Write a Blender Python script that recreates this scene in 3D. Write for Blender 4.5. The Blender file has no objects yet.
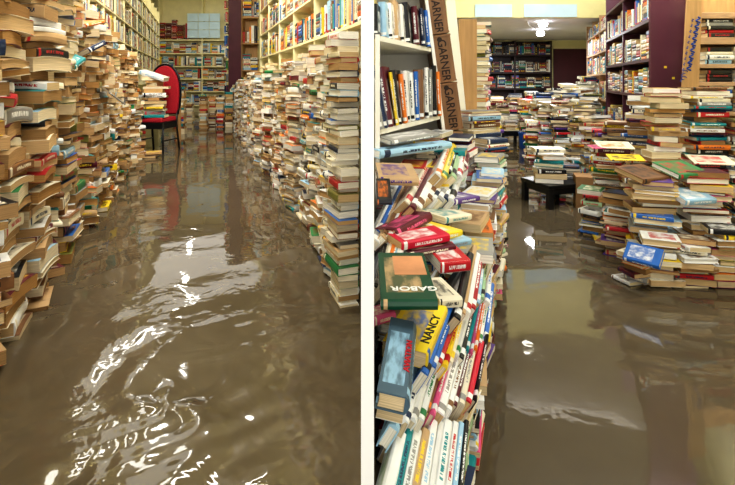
import bpy, math, random, zlib
from mathutils import Vector, Matrix
from mathutils.bvhtree import BVHTree

F, CX, HZ, H = 480.0, 367.5, 80.0, 1.1       # focal length in px, principal column, horizon row, eye height over the water
FLOOR = -0.15
sc = bpy.context.scene
col = sc.collection
PI = math.pi

def X(px, Y): return (px - CX) * Y / F
def Z(py, Y): return H - (py - HZ) * Y / F
def P(px, py, Y): return Vector((X(px, Y), Y, Z(py, Y)))
def PZ(px, py, z):
    Y = (H - z) * F / (py - HZ)
    return Vector((X(px, Y), Y, z))
def rng_for(s): return random.Random(zlib.crc32(s.encode()))
def lin(h):
    o = []
    for i in (0, 2, 4):
        c = int(h[i:i + 2], 16) / 255
        o.append(c / 12.92 if c <= .04045 else ((c + .055) / 1.055) ** 2.4)
    return (o[0], o[1], o[2], 1.0)

# ------------------------------------------------------------------ materials
def nodes_of(name):
    m = bpy.data.materials.new(name); m.use_nodes = True
    nt = m.node_tree; nt.nodes.clear()
    out = nt.nodes.new('ShaderNodeOutputMaterial'); b = nt.nodes.new('ShaderNodeBsdfPrincipled')
    nt.links.new(b.outputs[0], out.inputs[0])
    return m, nt, b
def mk(name, hexc, rough=.6, var=.12, scale=8.0, metal=0.0, stretch=(1, 1, 1), spec=.4):
    m, nt, b = nodes_of(name); N = nt.nodes; L = nt.links
    tc = N.new('ShaderNodeTexCoord'); mp = N.new('ShaderNodeMapping'); mp.inputs['Scale'].default_value = stretch
    no = N.new('ShaderNodeTexNoise'); no.inputs['Scale'].default_value = scale; no.inputs['Detail'].default_value = 4
    L.new(tc.outputs['Object'], mp.inputs['Vector']); L.new(mp.outputs[0], no.inputs['Vector'])
    cr = N.new('ShaderNodeValToRGB'); c = lin(hexc)
    cr.color_ramp.elements[0].color = tuple(v * (1 - var) for v in c[:3]) + (1,)
    cr.color_ramp.elements[1].color = tuple(min(1, v * (1 + var)) for v in c[:3]) + (1,)
    cr.color_ramp.elements[0].position = .3; cr.color_ramp.elements[1].position = .7
    L.new(no.outputs['Fac'], cr.inputs[0]); L.new(cr.outputs[0], b.inputs['Base Color'])
    b.inputs['Roughness'].default_value = rough; b.inputs['Metallic'].default_value = metal
    b.inputs['Specular IOR Level'].default_value = spec
    return m
def emis(name, hexc, s):
    m, nt, b = nodes_of(name)
    b.inputs['Base Color'].default_value = (.8, .8, .8, 1)
    b.inputs['Emission Color'].default_value = lin(hexc); b.inputs['Emission Strength'].default_value = s
    return m

def math_n(nt, op, a, b=None):
    n = nt.nodes.new('ShaderNodeMath'); n.operation = op
    for i, v in enumerate((a, b)):
        if v is None: continue
        if isinstance(v, (int, float)): n.inputs[i].default_value = v
        else: nt.links.new(v, n.inputs[i])
    return n.outputs[0]

def cover_material():
    # uv.x runs along the spine 0..1; uv.y: 0..1 spine, 2..3 front board, 4..5 back board, below 0 = edges
    m, nt, b = nodes_of('book_cover'); N = nt.nodes; L = nt.links
    a1 = N.new('ShaderNodeAttribute'); a1.attribute_name = 'Col'
    a2 = N.new('ShaderNodeAttribute'); a2.attribute_name = 'Col2'
    uv = N.new('ShaderNodeUVMap'); uv.uv_map = 'uv'
    sx = N.new('ShaderNodeSeparateXYZ'); L.new(uv.outputs[0], sx.inputs[0])
    u, v = sx.outputs[0], sx.outputs[1]
    geo = N.new('ShaderNodeTexCoord')
    # lettering-like dashes along the spine
    cmb = N.new('ShaderNodeCombineXYZ')
    L.new(math_n(nt, 'MULTIPLY', u, 64.0), cmb.inputs[0]); L.new(math_n(nt, 'MULTIPLY', v, 2.5), cmb.inputs[1])
    L.new(math_n(nt, 'MULTIPLY', a2.outputs['Alpha'], 40.0), cmb.inputs[2])
    n1 = N.new('ShaderNodeTexNoise'); n1.inputs['Scale'].default_value = 1.0; n1.inputs['Detail'].default_value = 1
    L.new(cmb.outputs[0], n1.inputs['Vector'])
    dash = math_n(nt, 'MULTIPLY', math_n(nt, 'GREATER_THAN', n1.outputs['Fac'], .46), math_n(nt, 'GREATER_THAN', a2.outputs['Alpha'], .3))
    inu = math_n(nt, 'LESS_THAN', math_n(nt, 'ABSOLUTE', math_n(nt, 'SUBTRACT', u, .55)), .28)
    inv = math_n(nt, 'LESS_THAN', math_n(nt, 'ABSOLUTE', math_n(nt, 'SUBTRACT', v, .5)), .17)
    spine = math_n(nt, 'MULTIPLY', math_n(nt, 'MULTIPLY', dash, inu), inv)
    # band at the foot of the spine
    band = math_n(nt, 'MULTIPLY', math_n(nt, 'LESS_THAN', math_n(nt, 'ABSOLUTE', math_n(nt, 'SUBTRACT', u, .08)), .035),
                  math_n(nt, 'LESS_THAN', v, 1.1))
    # picture block on the boards
    cm2 = N.new('ShaderNodeCombineXYZ')
    L.new(math_n(nt, 'MULTIPLY', u, 5.0), cm2.inputs[0]); L.new(math_n(nt, 'MULTIPLY', v, 4.0), cm2.inputs[1])
    L.new(math_n(nt, 'MULTIPLY', a2.outputs['Alpha'], 40.0), cm2.inputs[2])
    n2 = N.new('ShaderNodeTexNoise'); n2.inputs['Scale'].default_value = 1.0; n2.inputs['Detail'].default_value = 2
    L.new(cm2.outputs[0], n2.inputs['Vector'])
    mrb = N.new('ShaderNodeMapRange'); mrb.inputs['From Min'].default_value = .42; mrb.inputs['From Max'].default_value = .6; mrb.inputs['To Min'].default_value = .15; mrb.inputs['To Max'].default_value = .85
    n2.inputs['Detail'].default_value = 5
    L.new(n2.outputs['Fac'], mrb.inputs['Value']); blob = mrb.outputs[0]
    vb = math_n(nt, 'FRACT', v)
    onb = math_n(nt, 'GREATER_THAN', v, 1.5)
    inp = math_n(nt, 'MULTIPLY', math_n(nt, 'LESS_THAN', math_n(nt, 'ABSOLUTE', math_n(nt, 'SUBTRACT', u, .45)), .34),
                 math_n(nt, 'LESS_THAN', math_n(nt, 'ABSOLUTE', math_n(nt, 'SUBTRACT', vb, .5)), .38))
    pic = math_n(nt, 'MULTIPLY', math_n(nt, 'MULTIPLY', blob, inp), onb)
    fac = math_n(nt, 'MAXIMUM', math_n(nt, 'MAXIMUM', spine, band), pic)
    mx = N.new('ShaderNodeMix'); mx.data_type = 'RGBA'
    L.new(fac, mx.inputs['Factor']); L.new(a1.outputs['Color'], mx.inputs['A']); L.new(a2.outputs['Color'], mx.inputs['B'])
    n3 = N.new('ShaderNodeTexNoise'); n3.inputs['Scale'].default_value = 22; n3.inputs['Detail'].default_value = 3
    L.new(geo.outputs['Object'], n3.inputs['Vector'])
    mr = N.new('ShaderNodeMapRange'); mr.inputs['To Min'].default_value = .78; mr.inputs['To Max'].default_value = 1.12
    L.new(n3.outputs['Fac'], mr.inputs['Value'])
    mm = N.new('ShaderNodeMix'); mm.data_type = 'RGBA'; mm.blend_type = 'MULTIPLY'; mm.inputs['Factor'].default_value = 1
    L.new(mx.outputs['Result'], mm.inputs['A']); L.new(mr.outputs[0], mm.inputs['B'])
    L.new(mm.outputs['Result'], b.inputs['Base Color'])
    b.inputs['Roughness'].default_value = .38; b.inputs['Specular IOR Level'].default_value = .35
    return m
def pages_material():
    m, nt, b = nodes_of('page_edges'); N = nt.nodes; L = nt.links
    a1 = N.new('ShaderNodeAttribute'); a1.attribute_name = 'Col'
    uv = N.new('ShaderNodeUVMap'); uv.uv_map = 'uv'
    mp = N.new('ShaderNodeMapping'); mp.inputs['Scale'].default_value = (6, 420, 1)
    L.new(uv.outputs[0], mp.inputs['Vector'])
    n = N.new('ShaderNodeTexNoise'); n.inputs['Scale'].default_value = 1; n.inputs['Detail'].default_value = 2
    L.new(mp.outputs[0], n.inputs['Vector'])
    mr = N.new('ShaderNodeMapRange'); mr.inputs['From Min'].default_value = .3; mr.inputs['From Max'].default_value = .7
    mr.inputs['To Min'].default_value = .72; mr.inputs['To Max'].default_value = 1.12
    L.new(n.outputs['Fac'], mr.inputs['Value'])
    mm = N.new('ShaderNodeMix'); mm.data_type = 'RGBA'; mm.blend_type = 'MULTIPLY'; mm.inputs['Factor'].default_value = 1
    L.new(a1.outputs['Color'], mm.inputs['A']); L.new(mr.outputs[0], mm.inputs['B'])
    L.new(mm.outputs['Result'], b.inputs['Base Color']); b.inputs['Roughness'].default_value = .85
    b.inputs['Specular IOR Level'].default_value = .1
    return m
def water_material():
    m, nt, b = nodes_of('muddy_water'); N = nt.nodes; L = nt.links
    geo = N.new('ShaderNodeNewGeometry')
    n = N.new('ShaderNodeTexNoise'); n.inputs['Scale'].default_value = 1.3; n.inputs['Detail'].default_value = 5
    L.new(geo.outputs['Position'], n.inputs['Vector'])
    cr = N.new('ShaderNodeValToRGB')
    cr.color_ramp.elements[0].color = lin('4f4534'); cr.color_ramp.elements[1].color = lin('5f5545')
    cr.color_ramp.elements[0].position = .3; cr.color_ramp.elements[1].position = .7
    L.new(n.outputs['Fac'], cr.inputs[0]); L.new(cr.outputs[0], b.inputs['Base Color'])
    b.inputs['Roughness'].default_value = .03; b.inputs['IOR'].default_value = 1.55
    n2 = N.new('ShaderNodeTexNoise'); n2.inputs['Scale'].default_value = 4.5; n2.inputs['Detail'].default_value = 3
    n2.inputs['Distortion'].default_value = .6
    L.new(geo.outputs['Position'], n2.inputs['Vector'])
    at = N.new('ShaderNodeAttribute'); at.attribute_name = 'Rip'
    bp = N.new('ShaderNodeBump'); bp.inputs['Distance'].default_value = .05
    L.new(n2.outputs['Fac'], bp.inputs['Height']); L.new(at.outputs['Fac'], bp.inputs['Strength'])
    L.new(bp.outputs[0], b.inputs['Normal'])
    return m

M = {}
def mats():
    M['cover'] = cover_material(); M['pages'] = pages_material(); M['water'] = water_material()
    M['white_wall'] = mk('white_wall_paint', 'f6f6f4', .7, .02)
    M['cream_wall'] = mk('cream_wall_paint', 'e9e2ae', .7, .04)
    M['grey_ceiling'] = mk('grey_ceiling_paint', 'd4d1d4', .8, .03)
    M['white_ceiling'] = mk('white_ceiling_paint', 'e8e4da', .8, .03)
    M['floor'] = mk('submerged_floor', '5a4a36', .8, .2)
    M['cream_wood'] = mk('cream_painted_wood', 'ece3b4', .5, .05, 5)
    M['white_wood'] = mk('white_painted_wood', 'eeeade', .5, .04, 5)
    M['maroon_wood'] = mk('maroon_painted_wood', '4f2433', .45, .12, 4)
    M['dark_wood'] = mk('dark_maroon_wood', '2c1a22', .5, .15, 4)
    M['tan_wood'] = mk('tan_plywood', 'b08a5c', .6, .16, 6, stretch=(6, 6, .6))
    M['crate_wood'] = mk('pale_crate_wood', 'b39170', .65, .18, 6, stretch=(1, 6, 6))
    M['brown_crate'] = mk('stained_brown_crate', '7d5a3a', .6, .22, 9, stretch=(4, 4, .8))
    M['dark_letter'] = mk('burnt_lettering', '2a1b12', .7, .1)
    M['black_wood'] = mk('black_painted_wood', '141416', .35, .2)
    M['black_metal'] = mk('black_tube_metal', '18181c', .3, .1, metal=.4)
    M['red_fabric'] = mk('red_upholstery', '9c1424', .85, .2, 60)
    M['black_plastic'] = mk('black_plastic', '121214', .4, .1)
    M['blue_plastic'] = mk('blue_plastic', '1c4fa0', .4, .1)
    M['cardboard'] = mk('corrugated_cardboard', '9a7650', .85, .12, 10)
    M['blue_ink'] = mk('blue_ink', '1f3d86', .6, .05)
    M['poster'] = mk('pale_blue_paper', 'c3dcec', .7, .06, 4)
    M['steel'] = mk('galvanised_metal', 'c8c8c8', .4, .05)
    M['white_letter'] = mk('white_lettering', 'f2f0ea', .6, .03)
    M['black_letter'] = mk('black_lettering', '161412', .6, .03)
    M['yellow_letter'] = mk('yellow_lettering', 'f0d52a', .6, .03)
    M['red_letter'] = mk('red_lettering', 'b3202a', .6, .03)
    M['skin_tone'] = mk('tan_print', 'c98d62', .5, .2, 12)
    M['brass'] = mk('yellow_plastic', 'd8b830', .4, .05)
    M['lamp'] = emis('lamp_glow', 'f4f6ff', 18)
    M['tube'] = emis('tube_glow', 'fdfaf0', 10)
mats()

# ------------------------------------------------------------------ small mesh toolkit
class MB:
    def __init__(s): s.v = []; s.f = []
    def box(s, x0, x1, y0, y1, z0, z1, Mx=None):
        n = len(s.v)
        pts = [(x, y, z) for z in (z0, z1) for (x, y) in ((x0, y0), (x1, y0), (x1, y1), (x0, y1))]
        s.v += [tuple(Mx @ Vector(p)) if Mx else p for p in pts]
        s.f += [tuple(n + i for i in q) for q in ((3, 2, 1, 0), (4, 5, 6, 7), (0, 1, 5, 4), (1, 2, 6, 5), (2, 3, 7, 6), (3, 0, 4, 7))]
        return s
    def prism(s, poly, z0, z1):
        n = len(s.v); k = len(poly)
        s.v += [(x, y, z0) for x, y in poly] + [(x, y, z1) for x, y in poly]
        s.f += [tuple(n + i for i in reversed(range(k))), tuple(n + k + i for i in range(k))]
        s.f += [(n + i, n + (i + 1) % k, n + k + (i + 1) % k, n + k + i) for i in range(k)]
        return s
    def hull(s, a, b):      # two matching outlines joined
        n = len(s.v); k = len(a); s.v += [tuple(p) for p in a] + [tuple(p) for p in b]
        s.f += [tuple(n + i for i in reversed(range(k))), tuple(n + k + i for i in range(k))]
        s.f += [(n + i, n + (i + 1) % k, n + k + (i + 1) % k, n + k + i) for i in range(k)]
        return s
    def tube(s, pts, r, k=10, closed=False):
        pts = [Vector(p) for p in pts]; n0 = len(s.v); m = len(pts); up = None
        for i, p in enumerate(pts):
            a = pts[(i - 1) % m] if (closed or i) else p
            c = pts[(i + 1) % m] if (closed or i < m - 1) else p
            t = (c - a).normalized()
            if up is None: up = t.orthogonal().normalized()
            up = (up - t * up.dot(t)).normalized(); w = t.cross(up)
            for j in range(k):
                an = 2 * PI * j / k; s.v.append(tuple(p + up * (r * math.cos(an)) + w * (r * math.sin(an))))
        for i in range(m if closed else m - 1):
            for j in range(k):
                i2 = (i + 1) % m
                s.f.append((n0 + i * k + j, n0 + i * k + (j + 1) % k, n0 + i2 * k + (j + 1) % k, n0 + i2 * k + j))
        if not closed:
            s.f.append(tuple(n0 + j for j in reversed(range(k)))); s.f.append(tuple(n0 + (m - 1) * k + j for j in range(k)))
        return s
    def lathe(s, prof, c=(0, 0, 0), k=20):
        n0 = len(s.v)
        for r, z in prof:
            for j in range(k): s.v.append((c[0] + r * math.cos(2 * PI * j / k), c[1] + r * math.sin(2 * PI * j / k), c[2] + z))
        for i in range(len(prof) - 1):
            for j in range(k): s.f.append((n0 + i * k + j, n0 + i * k + (j + 1) % k, n0 + (i + 1) * k + (j + 1) % k, n0 + (i + 1) * k + j))
        s.f.append(tuple(n0 + j for j in reversed(range(k)))); s.f.append(tuple(n0 + (len(prof) - 1) * k + j for j in range(k)))
        return s
    def build(s, name, mat, parent=None, bevel=0, smooth=False, subsurf=0):
        me = bpy.data.meshes.new(name); me.from_pydata(s.v, [], s.f); me.validate(); me.update()
        me.materials.append(mat)
        if smooth: me.polygons.foreach_set('use_smooth', [True] * len(me.polygons))
        o = bpy.data.objects.new(name, me); col.objects.link(o)
        if parent: o.parent = parent
        if bevel:
            b = o.modifiers.new('bevel', 'BEVEL'); b.width = bevel; b.segments = 2; b.limit_method = 'ANGLE'
        if subsurf:
            b = o.modifiers.new('sub', 'SUBSURF'); b.levels = subsurf; b.render_levels = subsurf
        return o
def empty(name, loc=(0, 0, 0), rz=0):
    o = bpy.data.objects.new(name, None); o.empty_display_size = .1; col.objects.link(o)
    o.location = loc; o.rotation_euler = (0, 0, rz); return o
def tag(o, label=None, cat=None, group=None, kind=None):
    if label: o['label'] = label
    if cat: o['category'] = cat
    if group: o['group'] = group
    if kind: o['kind'] = kind
    return o
def structure(name, mb, mat, label=None, cat=None):
    o = mb.build(name, mat); o['kind'] = 'structure'
    if label: o['label'] = label
    if cat: o['category'] = cat
    return o
def lettering(text, size, mat, Mx, parent, name='lettering', sx=1.0, extrude=.0006, bold=0.0):
    cu = bpy.data.curves.new('txt', 'FONT'); cu.body = text; cu.size = size; cu.align_x = 'CENTER'; cu.align_y = 'CENTER'
    cu.extrude = extrude; cu.offset = bold
    t = bpy.data.objects.new('txt', cu); col.objects.link(t)
    dg = bpy.context.evaluated_depsgraph_get()
    me = bpy.data.meshes.new_from_object(t.evaluated_get(dg)); col.objects.unlink(t); bpy.data.objects.remove(t)
    me.transform(Mx @ Matrix.Diagonal((sx, 1, 1, 1)))
    me.materials.clear(); me.materials.append(mat); me.name = name
    o = bpy.data.objects.new(name, me); col.objects.link(o)
    if parent: o.parent = parent
    return o

# ------------------------------------------------------------------ the two rooms
dL, dR = -0.349, 0.3385            # how far each aisle drifts sideways per metre of depth
def aL(c, Y): return dL * Y + c
def aR(c, Y): return dR * Y + c
nL = Vector((1, -dL, 0)).normalized()      # across the left aisle, pointing to its right
nR = Vector((1, -dR, 0)).normalized()
KL = (361 - CX) / F; KR = (374 - CX) / F   # the white dividing wall's two faces
CEIL_L, CEIL_R, CEIL_LOW, BULK_Y = 4.0, 3.3, 2.2, 8.4

def quadwall(name, p, q, z0, z1, t, mat, label):
    p, q = Vector((p[0], p[1], 0)), Vector((q[0], q[1], 0)); d = (q - p).normalized(); n = Vector((-d.y, d.x, 0)) * t
    return structure(name, MB().prism([tuple(p.xy), tuple(q.xy), tuple((q + n).xy), tuple((p + n).xy)], z0, z1), mat, label)

structure('wall_divider', MB().prism([(KL * .7, .7), (KR * .7, .7), (KR * 3.12, 3.12), (KL * 3.12, 3.12)], FLOOR, 4.2), M['white_wall'],
          'white dividing wall seen end-on between the two flooded book aisles')
YL = 16.7
quadwall('wall_left', (aL(-1.6, -1), -1), (aL(-1.6, YL), YL), FLOOR, CEIL_L, .1, M['cream_wall'], 'cream wall behind the left book bank of the left aisle')
quadwall('wall_inner_left', (aL(1.46, YL), YL), (aL(1.46, 3.2), 3.2), FLOOR, CEIL_L, .06, M['cream_wall'], 'cream wall behind the right book bank of the left aisle')
quadwall('wall_back_left', (aL(-1.7, YL) , YL), (aL(1.6, YL), YL), FLOOR, CEIL_L, .1, M['cream_wall'], 'pale yellow end wall of the left aisle')
YR = 13.3
quadwall('wall_inner_right', (.50, 3.2), (2.5, YR), FLOOR, CEIL_R, .06, M['cream_wall'], 'cream wall on the left side of the right aisle')
quadwall('wall_right', (aR(1.95, YR), YR), (aR(1.95, -1), -1), FLOOR, CEIL_R, .1, M['cream_wall'], 'cream wall behind the right book bank of the right aisle')
quadwall('wall_back_right', (2.4, YR), (aR(2.1, YR), YR), FLOOR, CEIL_R, .1, M['cream_wall'], 'cream end wall of the right aisle')
structure('ceiling_left', MB().prism([(aL(-1.7, -1), -1), (0, -1), (KL * 3.2, 3.2), (aL(1.5, 3.2), 3.2), (aL(1.5, YL + .1), YL + .1), (aL(-1.7, YL + .1), YL + .1)], CEIL_L, CEIL_L + .1), M['white_ceiling'], 'white ceiling over the left aisle')
structure('ceiling_right', MB().prism([(0.0, -1), (aR(2.05, -1), -1), (aR(2.05, BULK_Y), BULK_Y), (1.5, BULK_Y), (.6, 3.2), (KR * 3.2, 3.2)], CEIL_R, CEIL_R + .1), M['grey_ceiling'], 'grey ceiling over the near part of the right aisle')
structure('ceiling_low', MB().prism([(1.5, BULK_Y), (aR(2.05, BULK_Y), BULK_Y), (aR(2.05, YR), YR), (2.4, YR)], CEIL_LOW, CEIL_LOW + .1), M['grey_ceiling'], 'low grey ceiling with round lamps at the back of the right aisle')
structure('trim_1', MB().prism([(1.5, BULK_Y - .1), (aR(2.05, BULK_Y - .1), BULK_Y - .1), (aR(2.05, BULK_Y), BULK_Y), (1.5, BULK_Y)], CEIL_LOW - .02, CEIL_R), M['cream_wall'], 'cream bulkhead where the right ceiling drops')
structure('floor', MB().box(-9, 9, -1, 18, FLOOR - .1, FLOOR), M['floor'], 'floor under the brown floodwater')

# water: one continuous surface with ripples modelled in its mesh
def ripple(x, y):
    pc = CX + F * x / y
    left = 1.0 if pc < 367 else 0.0
    a = .0
    if left:
        # coordinates along the aisle
        s = x - dL * y
        a += .0016 * math.sin(9 * y + 5 * s + 1.3 * math.sin(4 * s + 1.1 * y))
        a += .0010 * math.sin(-11 * s + 6 * y + 1.7 * math.sin(3 * y))
        a += .0006 * math.sin(21 * y - 14 * s + 2 * math.sin(5 * s))
        # wake spreading from somebody wading near the left
        cx, cy = X(165, 1.62), 1.62
        dx, dy = x - cx, y - cy
        r = math.hypot(dx, dy * .8); an = math.atan2(dy, dx)
        env = math.exp(-(r / .62) ** 2)
        a += .0042 * env * math.sin(17 * r + 1.6 * math.sin(2 * an + 4 * r) + 2.0 * an)
        a += .0016 * env * math.sin(31 * dx - 22 * dy + 3 * math.sin(9 * dy + 4))
        a += .0004 * env * math.sin(60 * dx + 47 * dy + 3 * math.sin(14 * dx - 5 * dy))
        a *= 1.0 if y < 2.0 else max(.12, 1 - (y - 2.0) * .42)
    else:
        a += .00035 * math.sin(6 * y + 3 * x + math.sin(5 * x)) + .0002 * math.sin(13 * x - 9 * y)
    return a
def make_water():
    ny, nx = 330, 300
    ys = [.35 * (17.0 / .35) ** (i / (ny - 1)) for i in range(ny)]
    v, f, rip = [], [], []
    for y in ys:
        for j in range(nx):
            t = -1.05 + 2.1 * j / (nx - 1); x = t * y
            v.append((x, y, ripple(x, y)))
            rip.append((.15 if x < KL * y else .03) * (1 if y < 2.6 else .28))
    for i in range(ny - 1):
        for j in range(nx - 1):
            a = i * nx + j; f.append((a, a + 1, a + nx + 1, a + nx))
    me = bpy.data.meshes.new('floodwater'); me.from_pydata(v, [], f); me.update()
    me.polygons.foreach_set('use_smooth', [True] * len(f))
    at = me.attributes.new('Rip', 'FLOAT', 'POINT'); at.data.foreach_set('value', rip)
    me.materials.append(M['water'])
    o = bpy.data.objects.new('floodwater', me); col.objects.link(o)
    tag(o, 'murky brown floodwater covering the floor of both aisles', 'water', kind='stuff')
make_water()

# ------------------------------------------------------------------ books
COL = {'cream': 'e8dfc6', 'white': 'eeeeea', 'tan': 'c8a67a', 'brown': '7b5536', 'navy': '20304f', 'black': '1d1d20', 'red': 'b8242c',
       'maroon': '5f1e2c', 'blue': '2b66b4', 'light blue': '9fc6de', 'teal': '1c8b90', 'green': '2c7a46', 'yellow': 'ebcb30',
       'orange': 'e07a2a', 'grey': '94938f', 'pink': 'dc5f8c', 'purple': '5a3a88', 'olive': '7c7a3c', 'dark green': '0f4a30',
       'crimson': 'c21838', 'slate blue': '4d6473', 'pale green': 'a9c79c'}
WL = ['cream'] * 7 + ['white'] * 7 + ['tan'] * 5 + ['brown'] * 3 + ['navy', 'black', 'black', 'red', 'maroon', 'blue', 'light blue', 'teal', 'green', 'yellow', 'orange', 'grey', 'grey', 'olive']
WR = ['cream'] * 3 + ['white'] * 5 + ['tan'] * 2 + ['brown'] * 2 + ['navy', 'black', 'black', 'red', 'red', 'maroon', 'blue', 'blue', 'light blue', 'teal', 'green', 'yellow', 'orange', 'grey', 'grey', 'pink', 'purple', 'olive', 'pale green']
WD = ['black', 'navy', 'grey', 'blue', 'teal', 'red', 'white', 'cream', 'green', 'black', 'navy', 'brown', 'maroon']
WG = ['white', 'grey', 'light blue', 'cream', 'black', 'red', 'navy', 'blue', 'tan', 'brown', 'orange', 'yellow', 'teal']
PG_OLD = ['e3d0a8', 'd3b585', 'c6a06c', 'b98f5c', 'ecdfc0', 'f0e6cf', 'e6d7b6', 'd9bf92']
PG_A = ['a8865a', 'b8956a', 'c7a87c', 'd2b98e', '94724a', 'dcc8a4', 'b48a56', 'e0d2b4']
PG_B = ['ece6da', 'e4dac6', 'dccdb0', 'f0ece4', 'c9ae86', 'e8e2d6', 'b8966a']
PG_NEW = ['f1ebdc', 'ebe2cc', 'e2d4b6', 'd8c39c', 'f3efe6', 'c8ab7c']
BOOKS = []
def add_book(Mx, L, D, T, cover, cover2=None, page=None, hard=False, bend=0.0, lab=None, rng=random, group=None, hero=None, seed=None, room='L'):
    b = dict(M=Mx, L=L, D=D, T=T, c=cover, c2=cover2 or rng.choice(['white', 'black', 'cream', 'navy', 'yellow', 'red', 'brown']),
             p=page or rng.choice(PG_OLD), hard=hard, bend=bend, lab=lab, group=group, hero=hero, seed=rng.random() if seed is None else seed,
             jit=rng.uniform(.85, 1.1), room=room)
    if b['c2'] == b['c']: b['c2'] = 'black' if b['c'] != 'black' else 'white'
    BOOKS.append(b); return b
def book_geo(b):
    """local: x along spine, y from spine (-) to fore edge (+), z thickness. returns cover & page geometry"""
    L, D, T, hard = b['L'], b['D'], b['T'], b['hard']
    tc = .0026 if hard else .0010; o = .003 if hard else 0.0
    T = max(T, 3.2 * tc); bulge = .0035 if hard else .0006
    prof = [(D / 2 + o, 0), (-D / 2 + .004, 0), (-D / 2, T * .16), (-D / 2 - bulge, T * .5), (-D / 2, T * .84), (-D / 2 + .004, T), (D / 2 + o, T),
            (D / 2 + o, T - tc), (-D / 2 + tc + .003, T - tc), (-D / 2 + tc + .003, tc), (D / 2 + o, tc)]
    k = len(prof); n = 5 if abs(b['bend']) > 1e-6 else 1
    cv = []
    def wz(x): return b['bend'] * (1 - (2 * x / L) ** 2)
    for i in range(n + 1):
        x = -L / 2 + L * i / n
        for (y, z) in prof: cv.append((x, y, z + wz(x)))
    cf, cuv = [], []
    sv = [0, 0, .16, .5, .84, 1]
    for i in range(n):
        u0, u1 = i / n, (i + 1) / n
        for j in range(k):
            j2 = (j + 1) % k
            cf.append((i * k + j, i * k + j2, (i + 1) * k + j2, (i + 1) * k + j))
            if j == 0: va, vb = 5, 4
            elif 1 <= j <= 4: va, vb = sv[j], sv[j + 1]
            elif j == 5: va, vb = 2, 3
            else: va, vb = -5, -5
            cuv.append(((u0, va), (u0, vb), (u1, vb), (u1, va)))
    for e, rev in ((0, False), (n, True)):
        ids = list(range(k))
        for q in ((0, 1, 9, 10), (1, 2, 3, 9), (3, 4, 8, 9), (4, 5, 8), (5, 6, 7, 8)):
            q = [e * k + i for i in q]
            if not rev: q = q[::-1]
            cf.append(tuple(q)); cuv.append(tuple((.5, -5) for _ in q))
    ins = .003 if hard else .0004
    x0, y0, y1 = L / 2 - ins, -D / 2 + tc + .002, D / 2 - (.001 if hard else .0006)
    pv, pf, puv = [], [], []
    for i in range(n + 1):
        x = -x0 + 2 * x0 * i / n
        for (y, z) in ((y0, tc), (y1, tc), (y1 - (.002 if hard else 0), T / 2), (y1, T - tc), (y0, T - tc)): pv.append((x, y, z + wz(x)))
    for i in range(n):
        for j in range(5):
            j2 = (j + 1) % 5; a = (i * 5 + j, i * 5 + j2, (i + 1) * 5 + j2, (i + 1) * 5 + j)
            pf.append(a[::-1]); puv.append(tuple((pv[q][0], pv[q][2] + b['seed'] * 7) for q in a[::-1]))
    for e, rev in ((0, True), (n, False)):
        q = [e * 5 + i for i in range(5)]
        if rev: q = q[::-1]
        pf.append(tuple(q)); puv.append(tuple((pv[i][1], pv[i][2] + b['seed'] * 7) for i in q))
    return cv, cf, cuv, pv, pf, puv
def fill_mesh(name, v, f, uvs, c1, c2, mats_, midx=None):
    me = bpy.data.meshes.new(name); me.from_pydata(v, [], f)
    ul = me.uv_layers.new(name='uv'); ul.data.foreach_set('uv', [t for fc in uvs for p in fc for t in p])
    for nm, cs in (('Col', c1), ('Col2', c2)):
        a = me.color_attributes.new(nm, 'FLOAT_COLOR', 'CORNER')
        a.data.foreach_set('color', [t for fc, c in zip(f, cs) for _ in fc for t in c])
    for m in mats_: me.materials.append(m)
    if midx: me.polygons.foreach_set('material_index', midx)
    me.update(); return me
def colours(b):
    j = b['jit']
    c = lin(COL[b['c']]); c2 = lin(COL[b['c2']]); p = lin(b['p'])
    return (c[0] * j, c[1] * j, c[2] * j, 1), (c2[0], c2[1], c2[2], b['seed']), (p[0] * j, p[1] * j, p[2] * j, 1)

ORD = ['topmost', 'second', 'third', 'fourth', 'fifth', 'sixth', 'seventh', 'eighth', 'ninth', 'tenth', 'eleventh', 'twelfth', 'thirteenth', 'fourteenth', 'fifteenth',
       'sixteenth', 'seventeenth', 'eighteenth', 'nineteenth', 'twentieth']
TENS = {20: 'twenty', 30: 'thirty', 40: 'forty', 50: 'fifty', 60: 'sixty', 70: 'seventy', 80: 'eighty', 90: 'ninety'}
def ordinal(i):           # 0 -> first
    n = i + 1
    if n <= 20: return (['first'] + ORD[1:])[i]
    if n > 99: return 'later'
    t, r = n // 10 * 10, n % 10
    if r == 0: return TENS[t][:-1] + 'ieth'
    return TENS[t] + '-' + ('first' if r == 1 else ORD[r - 1])
def from_top(i): return 'topmost' if i == 0 else ordinal(i) + ' from top'

def frame(xa, za, origin):
    """matrix whose local x = xa, local z ~ za"""
    xa = xa.normalized(); za = (za - xa * za.dot(xa)).normalized(); ya = za.cross(xa)
    m = Matrix.Identity(4)
    for i in range(3): m[i][0], m[i][1], m[i][2], m[i][3] = xa[i], ya[i], za[i], origin[i]
    return m

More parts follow.
